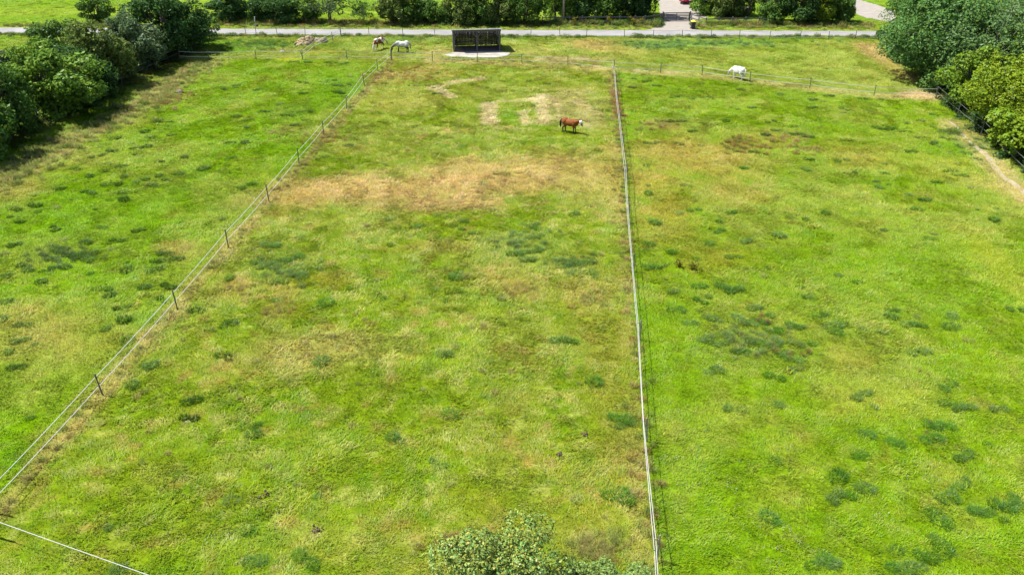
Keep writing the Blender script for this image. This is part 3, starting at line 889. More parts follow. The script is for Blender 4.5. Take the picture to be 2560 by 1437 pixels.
KINDS = {
    'shrub': [make_kind('shrub', 10 + i, 2.4, 1.35, -.3, 14, 3600, .085, stems=3, trunk_r=.045) for i in range(3)],
    'bush': [make_kind('bush', 20 + i, 4.6, 2.4, -.5, 30, 10500, .125, stems=3, trunk_r=.08) for i in range(5)],
    'tree': [make_kind('tree', 40 + i, 6.6, 3.4, -.5, 40, 15500, .145, stems=2, trunk_r=.14) for i in range(4)],
    'loose': [make_kind('loose', 50 + i, 5.0, 2.3, .5, 22, 4600, .12, stems=2, trunk_r=.09, gap=.62) for i in range(2)],
    'big': [make_kind('big', 60 + i, 11.5, 5.6, .0, 46, 32000, .15, stems=1, trunk_r=.28) for i in range(3)],
    'pale': [make_kind('pale', 70 + i, 11.0, 5.0, .2, 52, 25000, .14, stems=1, trunk_r=.26, pale=True, gap=.55, rnd=1.3) for i in range(2)],
    'near': [make_kind('near', 80 + i, 3.9, 2.5, .0, 44, 62000, .054, stems=2, trunk_r=.07, gap=.56, rnd=.8, warm=.22, mat=M_LEAF_NEAR) for i in range(2)],
}
TREE_N = {}

def plant(name, label, cat, px, py, h, r, kind, var, tint, rz=None, group=None):
    cm, tm, h0, r0 = KINDS[kind][var % len(KINDS[kind])]
    x, y = gnd(px, py)
    rz = RNG.uniform(0, 6.28) if rz is None else rz
    root = thing(name, label, cat, (x, y, gz(x, y)), rz, group)
    for nm, m in (('trunk', tm), ('crown', cm)):
        o = bpy.data.objects.new(nm, m)
        COL.objects.link(o)
        o.parent = root
        o.scale = (r / r0, r / r0, h / h0)
        if nm == 'crown':
            o.color = (*(np.asarray(alb(*tint)) * 2.9), 1)
    return root

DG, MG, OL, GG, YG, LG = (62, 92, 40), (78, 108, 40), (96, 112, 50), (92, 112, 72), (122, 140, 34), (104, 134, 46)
LH = 'trees of the hedgerow left of the pasture'
for a in [
    ('hedge_tree', 'light green broad tree in front of the left hedgerow', 142, 286, 7.4, 4.9, 'tree', 0, LG),
    ('hedge_tree', 'tree cut by the left picture edge beside the hedgerow fence', 8, 340, 7.2, 4.0, 'tree', 1, MG),
    ('hedge_tree', 'tree mostly beyond the left picture edge that shades the corner of the pasture', -75, 392, 7.4, 4.2, 'tree', 3, MG),
    ('hedge_tree', 'yellow-tipped olive tree midway along the left hedgerow', 272, 212, 7.2, 3.8, 'tree', 2, OL),
    ('hedge_tree', 'dark tree in the left hedgerow whose top overlaps the road', 170, 180, 6.2, 3.6, 'tree', 3, MG),
    ('hedge_tree', 'tallest dark tree at the far end of the left hedgerow', 405, 140, 8.2, 5.0, 'tree', 1, DG),
    ('hedge_tree', 'dark round tree at the pasture corner of the left hedgerow', 478, 122, 6.2, 3.6, 'tree', 2, DG),
    ('hedge_tree', 'grey-green tree behind the fence wire in the left hedgerow', 340, 174, 6.6, 3.7, 'tree', 0, GG),
    ('hedge_tree', 'small tree between the olive tree and the broad tree of the left hedgerow', 212, 246, 5.8, 3.4, 'tree', 3, DG),
]:
    plant(a[0], a[1], 'tree', *a[2:], group=LH)
for a in [
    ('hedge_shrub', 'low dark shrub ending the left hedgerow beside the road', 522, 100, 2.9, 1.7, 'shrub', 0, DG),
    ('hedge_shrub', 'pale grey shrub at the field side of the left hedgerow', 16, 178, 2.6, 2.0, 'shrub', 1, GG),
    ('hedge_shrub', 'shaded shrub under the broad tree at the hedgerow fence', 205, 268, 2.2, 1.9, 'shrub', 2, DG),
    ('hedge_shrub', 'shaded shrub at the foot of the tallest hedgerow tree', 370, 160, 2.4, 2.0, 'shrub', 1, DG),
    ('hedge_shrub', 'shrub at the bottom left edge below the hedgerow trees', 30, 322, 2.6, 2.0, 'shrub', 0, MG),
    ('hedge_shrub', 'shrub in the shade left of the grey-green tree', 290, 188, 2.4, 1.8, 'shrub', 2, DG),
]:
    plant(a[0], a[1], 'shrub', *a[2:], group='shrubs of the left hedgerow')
plant('roadside_bush', 'round bush standing alone across the road at top left', 'bush', 247, 56, 3.9, 2.6, 'bush', 0, MG)

BH = 'bushes of the hedge behind the road'
for a in [
    ('leftmost broad dark bush of the hedge behind the road', 585, 50, 4.3, 3.6, 'bush', 1, DG),
    ('smaller dark bush right of the white marker post', 655, 54, 3.6, 2.2, 'bush', 2, DG),
    ('round dark bush behind the hay heaps across the road', 700, 56, 4.4, 2.6, 'bush', 3, DG),
    ('dark bush left of the grey willowy bush across the road', 755, 56, 4.4, 2.7, 'bush', 4, MG),
    ('grey-green willowy bush behind the road', 828, 58, 5.4, 2.5, 'loose', 0, GG),
    ('small leaning bush in the hedge gap behind the pinto horse', 905, 60, 3.2, 1.8, 'loose', 1, MG),
    ('olive bush with yellow flowers at its foot behind the road', 985, 59, 4.6, 2.7, 'bush', 0, OL),
    ('dark slim bush above the spotted horse across the road', 1030, 59, 4.2, 1.9, 'bush', 1, MG),
    ('low bush left of the horse shelter across the road', 1075, 58, 3.4, 2.1, 'bush', 2, MG),
    ('narrow bush just left of the shelter roof across the road', 1113, 60, 3.0, 1.2, 'bush', 3, MG),
    ('tall bush behind the left end of the shelter roof', 1150, 60, 5.4, 2.4, 'bush', 4, OL),
    ('bush behind the middle of the shelter roof', 1195, 60, 5.6, 2.5, 'bush', 0, MG),
    ('bush behind the right end of the shelter roof', 1243, 60, 5.6, 2.4, 'bush', 1, OL),
    ('light-topped tree right of the shelter behind the road', 1310, 60, 6.4, 2.7, 'tree', 2, MG),
    ('bright tree left of the utility pole behind the rail fence', 1392, 50, 6.4, 2.6, 'tree', 3, LG),
    ('dark tree right of the utility pole behind the rail fence', 1445, 48, 6.4, 3.0, 'tree', 0, DG),
    ('broad tree behind the middle of the rail fence', 1510, 47, 6.6, 3.2, 'tree', 1, MG),
    ('dark tree left of the driveway gate', 1562, 46, 6.6, 3.0, 'tree', 2, DG),
    ('dark conical tree with reddish branches beside the driveway', 1605, 42, 7.0, 2.8, 'tree', 3, (48, 76, 44)),
    ('light green bush right of the driveway', 1762, 36, 5.2, 2.5, 'bush', 2, LG),
    ('olive bush behind the right rail fence', 1812, 42, 4.8, 2.5, 'bush', 3, OL),
    ('grey twiggy bush behind the right rail fence', 1868, 42, 5.0, 2.2, 'loose', 0, (112, 110, 84)),
    ('olive bush beside the twiggy bush behind the right rail fence', 1845, 38, 5.4, 2.4, 'bush', 0, OL),
    ('dark bush at the right end of the rail fence', 1935, 56, 5.4, 2.6, 'bush', 4, MG),
    ('dark tree on the road verge left of the yellow-green bush', 1988, 58, 6.0, 2.9, 'tree', 1, DG),
    ('yellow-green bush on the far road verge', 2048, 57, 5.6, 2.6, 'bush', 1, (104, 124, 30)),
    ('rightmost dark bush beside the farm track', 2098, 56, 5.0, 2.0, 'bush', 3, MG),
]:
    a = (*a[:3], a[3] * 1.1, a[4] * 1.14, *a[5:])
    plant('hedge_bush', a[0], 'bush' if a[5] in ('bush', 'loose') else 'tree', *a[1:], group=BH)

RT = 'trees on the right edge of the pasture'
for a in [
    ('broad green tree leaning over the far corner of the pasture', 2325, 200, 11.0, 6.3, 'big', 0, (84, 118, 56)),
    ('green tree nearest the road on the right edge', 2300, 125, 9.5, 4.7, 'big', 1, (82, 118, 52)),
    ('grey-green tree with pale bare branches on the right edge', 2450, 235, 10.0, 5.6, 'pale', 0, (92, 120, 66)),
    ('grey-green tree behind the pale-branched tree in the top right corner', 2440, 140, 11.5, 5.8, 'pale', 1, (88, 118, 62)),
    ('yellow-green tree over the fence at the right picture edge', 2515, 332, 7.2, 4.8, 'big', 2, (118, 138, 32)),
    ('yellowish tree between the grey-green trees and the right fence', 2430, 272, 6.2, 3.9, 'tree', 0, (104, 130, 36)),
    ('green tree beyond the right picture edge below the yellow-green tree', 2590, 395, 6.0, 4.4, 'tree', 2, (112, 136, 32)),
    ('low green tree at the fence corner under the leaning tree', 2378, 226, 5.8, 3.4, 'tree', 3, (88, 120, 54)),
    ('small green tree filling the gap under the leaning tree', 2318, 196, 4.8, 3.2, 'tree', 1, (84, 118, 54)),
    ('leftmost low tree overhanging the bare ground by the road', 2262, 152, 4.6, 3.0, 'tree', 2, (82, 116, 52)),
    ('olive tree between the pale-branched tree and the right picture edge', 2560, 262, 8.4, 4.8, 'big', 0, (98, 126, 42)),
    ('grey-green tree in front of the pale-branched tree above the fence corner', 2420, 246, 7.0, 3.8, 'pale', 1, (92, 122, 58)),
    ('grey-green tree at the top right beyond the road end', 2580, 160, 11.0, 5.6, 'pale', 0, (90, 118, 64)),
]:
    plant('pasture_tree', a[0], 'tree', *a[1:], group=RT)
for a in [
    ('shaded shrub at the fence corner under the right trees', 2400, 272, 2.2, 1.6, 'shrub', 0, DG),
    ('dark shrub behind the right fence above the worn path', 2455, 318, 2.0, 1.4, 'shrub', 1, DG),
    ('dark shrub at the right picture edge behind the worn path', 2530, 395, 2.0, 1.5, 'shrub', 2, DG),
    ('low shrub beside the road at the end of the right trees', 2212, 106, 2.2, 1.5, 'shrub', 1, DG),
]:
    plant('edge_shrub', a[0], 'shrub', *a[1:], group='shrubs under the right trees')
plant('foreground_tree', 'round grey-green tree top at the bottom centre of the picture', 'tree', 1255, 1565, 3.95, 2.75, 'near', 0, (124, 142, 64), .3)
plant('foreground_shrub', 'lower grey-green shrub right of the foreground tree', 'shrub', 1500, 1545, 2.2, 2.0, 'near', 1, (116, 140, 66), 1.2)

# ------------------------------------------------------------------ fences
def post_mesh(name, h, r, n=7):
    b = MB()
    b.tube([(0, 0, -.25), (0, 0, h * .6), (.003, 0, h - .02), (.003, 0, h)], [r * 1.05, r, r * .97, r * .85], n)
    return b.mesh(name)

def ribbon(pts, w, t):
    """closed band of height w and thickness t along pts"""
    bm = bmesh.new()
    prev = None
    for i, p in enumerate(pts):
        p = Vector(p)
        d = (Vector(pts[min(i + 1, len(pts) - 1)]) - Vector(pts[max(i - 1, 0)])).normalized()
        s = Vector((-d.y, d.x, 0)).normalized() * t / 2
        z = Vector((0, 0, w / 2))
        ring = [bm.verts.new(p + q) for q in (s - z, s + z, -s + z, -s - z)]
        if prev:
            for k in range(4):
                bm.faces.new((prev[k], ring[k], ring[(k + 1) % 4], prev[(k + 1) % 4]))
        prev = ring
    bmesh.ops.recalc_face_normals(bm, faces=list(bm.faces))
    me = bpy.data.meshes.new('tape')
    bm.to_mesh(me); bm.free()
    return me

def tape_fence(label, bases, h, r, strands, w=.04, t=.012, off=0.0, mat=M_POST, tmat=M_TAPE, sag=.05, insul=False, lean=0.05, cat='fence', name='electric_tape_fence', skip=()):
    root = thing(name, label, cat, (*bases[0], 0))
    ox, oy = bases[0]
    pm = post_mesh('post', h, r); pm.materials.append(mat)
    im = MB().tube([(0, 0, 0), (off * .6 + .02, 0, 0), (off + .02, 0, 0)], [.02, .02, .028], 6).mesh('insulator')
    im.materials.append(M_INS)
    tops = []
    for i, (x, y) in enumerate(bases):
        a, b = bases[max(i - 1, 0)], bases[min(i + 1, len(bases) - 1)]
        d = Vector((b[0] - a[0], b[1] - a[1])).normalized()
        sd = Vector((-d.y, d.x))
        p = bpy.data.objects.new('post', pm)
        COL.objects.link(p); p.parent = root
        z = gz(x, y)
        p.location = (x - ox, y - oy, z)
        p.rotation_euler = (random.gauss(0, lean), random.gauss(0, lean), random.uniform(0, 6))
        p.scale = (1, 1, random.uniform(.95, 1.06))
        m = p.rotation_euler.to_matrix()
        tops.append((Vector((x - ox, y - oy, z)), m, sd))
        if insul:
            for sh in strands:
                q = bpy.data.objects.new('insulator', im)
                COL.objects.link(q); q.parent = p
                q.location = (0, 0, sh / p.scale.z)
                q.rotation_euler = (0, 0, math.atan2(sd.y, sd.x) - p.rotation_euler.z)
    for sh in strands:
        pts = []
        at = [b + m @ Vector((0, 0, sh)) + Vector((*sd, 0)) * off for b, m, sd in tops]
        for i, (a, b) in enumerate(zip(at[:-1], at[1:])):
            for k in range(5):
                f = k / 5
                p = a.lerp(b, f); p.z -= sag * 4 * f * (1 - f) * random.uniform(.9, 1.1)
                pts.append(p)
        pts.append(at[-1])
        link('tape', ribbon(pts, w, t), tmat, root)
    return root

def even(a, b, n):
    return [tuple(Vector(a).lerp(Vector(b), k / n)) for k in range(n + 1)]

left_posts = [gnd(-330, 1650)] + [gnd(*p) for p in [(-10, 1283), (257, 988), (444, 774), (572, 622), (673, 505), (748, 413), (810, 340), (867, 275), (911, 215), (945, 180)]]
tape_fence('two-strand white rope fence with dark posts dividing the left paddock from the middle one', left_posts + [gnd(978, 153)], 1.42, .037, (1.12, .56), w=.024, t=.024, off=.06, insul=True, lean=.03)
mid_posts = [gnd(*p) for p in [(1668, 1790), (1641, 1405), (1617, 1104), (1599, 853), (1584, 680), (1571, 545), (1563, 447), (1556, 370), (1549, 312), (1543, 258), (1539, 215), (1535, 178)]]
tape_fence('bright white tape fence running up the middle of the pasture', mid_posts, 1.38, .04, (1.18, .62), w=.02, t=.022, off=.14, mat=M_POSTLT, insul=True, lean=.03, sag=.03)
cross_posts = [gnd(*p) for p in [(450, 150), (524, 151), (641, 151), (757, 151), (868, 150), (980, 152), (1081, 154), (1193, 157), (1305, 160), (1420, 167), (1533, 178), (1651, 184), (1755, 190), (1874, 207), (2024, 223), (2184, 241), (2338, 246)]]
tape_fence('long white tape fence crossing the pasture in front of the shelter and the grazing horses', cross_posts, 1.22, .04, (1.0, .45), w=.04, t=.015, off=.04, lean=.03, tmat=M_TAPE_NEW)
road_posts = [gnd(*p) for p in [(615, 88), (641, 87), (693, 88), (763, 88), (852, 90), (923, 91), (1008, 92), (1088, 93), (1170, 94), (1250, 94), (1327, 95), (1400, 95), (1466, 94), (1561, 95), (1633, 96), (1705, 96), (1777, 97), (1848, 99), (1923, 99), (1999, 99), (2071, 100), (2137, 99), (2205, 100)]]
tape_fence('tape fence with thin posts along the pasture side of the road', road_posts, 1.12, .038, (1.02, .3), w=.03, t=.012, off=.03, lean=.04, tmat=M_TAPE_NEW)
tape_fence('short two-strand tape fence running past the hay heaps to the road', [gnd(*p) for p in [(757, 150), (786, 125), (833, 104), (853, 91)]], 1.15, .035, (1.0, .5), w=.045, t=.015, off=.04, tmat=M_TAPE_NEW)
def gnd_h(px, py, h):
    x, y = gnd(px, py)
    return x * (1 - h / CAM_H), y * (1 - h / CAM_H)
ca, cb = Vector(gnd_h(0, 1305, 1.1)), Vector(gnd_h(370, 1437, 1.1))
cd_ = (cb - ca).normalized()
tape_fence('single white tape across the bottom left corner of the picture', [tuple(ca - cd_ * 6), tuple(ca - cd_ * .6), tuple(cb + cd_ * 1.6), tuple(cb + cd_ * 9)], 1.3, .045, (1.1,), w=.022, t=.022, off=.0, sag=.012)
tape_fence('dark wire fence in the shade along the left hedgerow', [gnd(-70, 395), gnd(30, 350), gnd(130, 292), gnd(218, 250), gnd(306, 212), gnd(390, 173), gnd(470, 137)], 1.35, .045, (1.25, .7), w=.02, t=.014, off=.04, tmat=M_WIRE)
tape_fence('wire fence under the trees beside the worn path on the right', [gnd(2340, 247), gnd(2392, 292), gnd(2451, 340), gnd(2505, 392), gnd(2580, 462)], 1.4, .045, (1.3, .7), w=.02, t=.014, off=.04, tmat=M_WIRE)

def rail_fence(label, bases, hs, rails, ends=None):
    root = thing('post_and_rail_fence', label, 'fence', (*bases[0], 0))
    ox, oy = bases[0]
    for i, (x, y) in enumerate(bases):
        h = hs[i] if isinstance(hs, list) else hs
        MB().box((x - ox, y - oy, h / 2 - .1), (.13, .13, h + .2)).build('post', M_RAIL, root, bevel=.01)
    for (a, b) in zip(bases[:-1], bases[1:]):
        for rz in rails:
            d = Vector((b[0] - a[0], b[1] - a[1], 0)).normalized()
            s = Vector((d.y, -d.x, 0)) * .09
            MB().bar(Vector((a[0] - ox, a[1] - oy, rz)) + s - d * .04, Vector((b[0] - ox, b[1] - oy, rz + random.uniform(-.02, .02))) + s + d * .04, .045, .14).build('rail', M_RAIL, root)
    return root
rail_fence('grey post-and-rail fence on the verge left of the driveway gate', [gnd(*p) for p in [(1356, 62), (1388, 61.5), (1424, 61), (1455, 61), (1486, 60.5), (1516, 60.5), (1549, 60), (1587, 60), (1612, 60), (1634, 57), (1653, 53.5)]], 1.15, (.95, .45))
rail_fence('grey post-and-rail fence on the verge right of the driveway gate', [gnd(*p) for p in [(1728, 52), (1746, 58), (1764, 64.5)]] + [gnd(*p) for p in [(1796, 63), (1830, 62), (1863, 62.5), (1896, 63), (1929, 63.5)]], 1.12, (.9, .4))

# gate
(ax, ay), (bx, by) = gnd(1656, 54.5), gnd(1724, 53.5)
gl = math.dist((ax, ay), (bx, by))
gate = thing('field_gate', 'closed wooden five-bar gate across the pale driveway', 'gate', (ax, ay, 0), math.atan2(by - ay, bx - ax))
for i, x in enumerate((.0, gl)):
    MB().box((x, 0, .65), (.17, .17, 1.5)).build('gate_post', M_GATE, gate, bevel=.015)
for x in (.16, gl / 2, gl - .16):
    MB().box((x, -.05, .66), (.11, .05, 1.18)).build('upright', M_GATE, gate)
for k in range(6):
    MB().box((gl / 2, .0, .14 + k * .215), (gl - .2, .05, .115)).build('bar', M_GATE, gate)

# ------------------------------------------------------------------ horse shelter
(ax, ay), (bx, by) = gnd(1135, 131.5), gnd(1251, 128.5)
W = math.dist((ax, ay), (bx, by))
shel = thing('horse_shelter', 'open-fronted dark wooden horse shelter with grey corrugated roof', 'shelter', (ax, ay, .05), math.atan2(by - ay, bx - ax))
DEP, HF, HB = 3.1, 2.66, 2.08
zr = lambda y: HF + (HB - HF) * y / DEP
for x in (.08, W / 2, W - .08):
    for y in (.08, DEP - .08):
        MB().box((x, y, zr(y) / 2 - .1), (.15, .15, zr(y) + .1)).build('post', M_TIMBER, shel, bevel=.012)
for y in (.08, DEP - .08):
    MB().bar((-.1, y - .1 if y < 1 else y + .1, zr(y) - .12), (W + .1, y - .1 if y < 1 else y + .1, zr(y) - .12), .05, .2).build('beam', M_TIMBER, shel)
for x, d in ((.08, 1), (W / 2, 1), (W / 2, -1), (W - .08, -1)):
    MB().bar((x + d * .05, .08, 1.75), (x + d * .62, .08, 2.32), .07, .09).build('brace', M_TIMBER, shel)
nb = 30
bmesh_board = MB().box((0, 0, 0), (W / nb * .95, .025, 1)).mesh('board'); bmesh_board.materials.append(M_BOARD)
def board(x, y, z0, z1, rz=0.0):
    o = bpy.data.objects.new('board', bmesh_board)
    COL.objects.link(o); o.parent = shel
    o.location, o.scale, o.rotation_euler = (x, y, (z0 + z1) / 2), (random.uniform(.93, 1.03), 1, z1 - z0), (0, random.gauss(0, .004), rz)
for k in range(nb):
    board((k + .5) * W / nb, DEP + .013, random.uniform(.02, .1), HB - .06)
nsd = int(DEP / (W / nb))
for k in range(nsd):
    y = (k + .5) * DEP / nsd
    for x in (-.013 - .02, W + .013 + .02):
        board(x, y, random.uniform(.0, .06), zr(y) - .06, math.pi / 2)
for z in (.55, 1.5):
    MB().bar((.15, DEP - .12, z), (W - .15, DEP - .12, z), .05, .12).build('cross_rail', M_TIMBER, shel)
# corrugated roof
bm = bmesh.new()
n = 120
rows = []
for j, y in enumerate((-.35, DEP + .25)):
    top, bot = [], []
    for i in range(n + 1):
        x = -.22 + (W + .44) * i / n
        z = zr(y) + .03 + .022 * math.cos(i * math.pi / 2)
        top.append(bm.verts.new((x, y, z))); bot.append(bm.verts.new((x, y, z - .012)))
    rows.append((top, bot))
for i in range(n):
    bm.faces.new((rows[0][0][i], rows[0][0][i + 1], rows[1][0][i + 1], rows[1][0][i]))
    bm.faces.new((rows[0][1][i], rows[1][1][i], rows[1][1][i + 1], rows[0][1][i + 1]))
    bm.faces.new((rows[0][0][i], rows[0][1][i], rows[0][1][i + 1], rows[0][0][i + 1]))
    bm.faces.new((rows[1][0][i], rows[1][0][i + 1], rows[1][1][i + 1], rows[1][1][i]))
for i in (0, n):
    bm.faces.new((rows[0][0][i], rows[1][0][i], rows[1][1][i], rows[0][1][i]))
bmesh.ops.recalc_face_normals(bm, faces=list(bm.faces))
rm = bpy.data.meshes.new('roof'); bm.to_mesh(rm); bm.free()
link('roof', rm, M_ROOF, shel)
# earth floor inside the shelter
c, s = math.cos(shel.rotation_euler.z), math.sin(shel.rotation_euler.z)
loc = lambda u, v: (ax + u * c - v * s, ay + u * s + v * c)
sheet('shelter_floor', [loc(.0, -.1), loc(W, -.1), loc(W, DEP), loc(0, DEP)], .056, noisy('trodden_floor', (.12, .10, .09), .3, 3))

# ------------------------------------------------------------------ horses
def capsule(bm, a, b, ra, rb, flat=(1, 1, 1), n=12):
    a, b = Vector(a), Vector(b)
    d = b - a
    L = d.length
    q = d.to_track_quat('Z', 'Y').to_matrix().to_4x4()
    m = Matrix.Translation(a) @ q
    rings = []
    for k in range(-3, 1):
        t = k / 3 * math.pi / 2
        rings.append((ra * math.sin(t), ra * math.cos(t)))
    for k in range(0, 4):
        t = k / 3 * math.pi / 2
        rings.append((L + rb * math.sin(t), rb * math.cos(t)))
    vs_ = []
    for z, r in rings:
        r = max(r, .002)
        vs_.append([bm.verts.new(m @ Vector((r * math.cos(2 * math.pi * i / n), r * math.sin(2 * math.pi * i / n), z))) for i in range(n)])
    for p, q_ in zip(vs_[:-1], vs_[1:]):
        for i in range(n):
            bm.faces.new((p[i], p[(i + 1) % n], q_[(i + 1) % n], q_[i]))
    bm.faces.new(vs_[0][::-1]); bm.faces.new(vs_[-1])

def ellipsoid(bm, c, r, rot=0.0):
    m = Matrix.Translation(c) @ Matrix.Rotation(rot, 4, 'Y') @ Matrix.Diagonal((*r, 1))
    bmesh.ops.create_uvsphere(bm, u_segments=20, v_segments=12, radius=1, matrix=m)

def horse_mat(name, code):
    """coat colours as patches in the animal's own space"""
    m, n, out = newmat(name)
    L = n.links.new
    b = n.nodes.new('ShaderNodeBsdfPrincipled')
    b.inputs['Roughness'].default_value = .7
    b.inputs['Specular IOR Level'].default_value = .2
    tc = n.nodes.new('ShaderNodeTexCoord')
    sp = n.nodes.new('ShaderNodeSeparateXYZ')
    L(tc.outputs['Object'], sp.inputs[0])
    def noise(scale, lo, hi, det=2):
        t = n.nodes.new('ShaderNodeTexNoise'); t.inputs['Scale'].default_value, t.inputs['Detail'].default_value = scale, det
        L(tc.outputs['Object'], t.inputs['Vector'])
        r = n.nodes.new('ShaderNodeMapRange'); r.inputs['From Min'].default_value, r.inputs['From Max'].default_value = lo, hi
        L(t.outputs['Fac'], r.inputs[0])
        return r.outputs[0]
    def ramp(sock, lo, hi):
        r = n.nodes.new('ShaderNodeMapRange'); r.inputs['From Min'].default_value, r.inputs['From Max'].default_value = lo, hi
        L(sock, r.inputs[0])
        return r.outputs[0]
    def mix(f, a, c_):
        x = n.nodes.new('ShaderNodeMix'); x.data_type = 'RGBA'
        L(f, x.inputs[0])
        for s, v in ((6, a), (7, c_)):
            if isinstance(v, tuple):
                x.inputs[s].default_value = (*v, 1)
            else:
                L(v, x.inputs[s])
        return x.outputs[2]
    X_, Y_, Z_ = sp.outputs
    if code == 'bay':
        c_ = mix(noise(3, .35, .65), (.18, .055, .011), (.22, .072, .017))
        c_ = mix(ramp(Z_, .72, .50), c_, (.018, .011, .008))
    elif code == 'white':
        c_ = mix(noise(3, .4, .7), (.66, .64, .60), (.52, .50, .46))
        c_ = mix(ramp(X_, 1.12, 1.3), c_, (.34, .27, .24))
    elif code == 'spotted':
        c_ = mix(noise(7, .66, .70), (.62, .60, .57), (.06, .06, .065))
        c_ = mix(noise(2.2, .5, .75), c_, (.30, .29, .29))
        c_ = mix(ramp(X_, .40, .95), c_, (.12, .105, .10))
        c_ = mix(ramp(Z_, .92, .62), c_, (.05, .045, .042))
    else:
        c_ = mix(noise(1.7, .47, .51), (.20, .062, .014), (.62, .58, .51))
        c_ = mix(ramp(Z_, .34, .28), c_, (.62, .58, .52))
    L(c_, b.inputs['Base Color']); L(b.outputs[0], out.inputs[0])
    return m

M_MANE = {'bay': noisy('black_horse_hair', (.015, .012, .01), .3, 20), 'white': noisy('cream_horse_hair', (.55, .46, .33), .2, 20),
          'spotted': noisy('grey_horse_hair', (.30, .29, .28), .3, 20), 'pinto': noisy('cream_and_brown_hair', (.50, .40, .27), .45, 6)}
M_HOOF = noisy('dark_hoof', (.05, .045, .04), .2, 20)

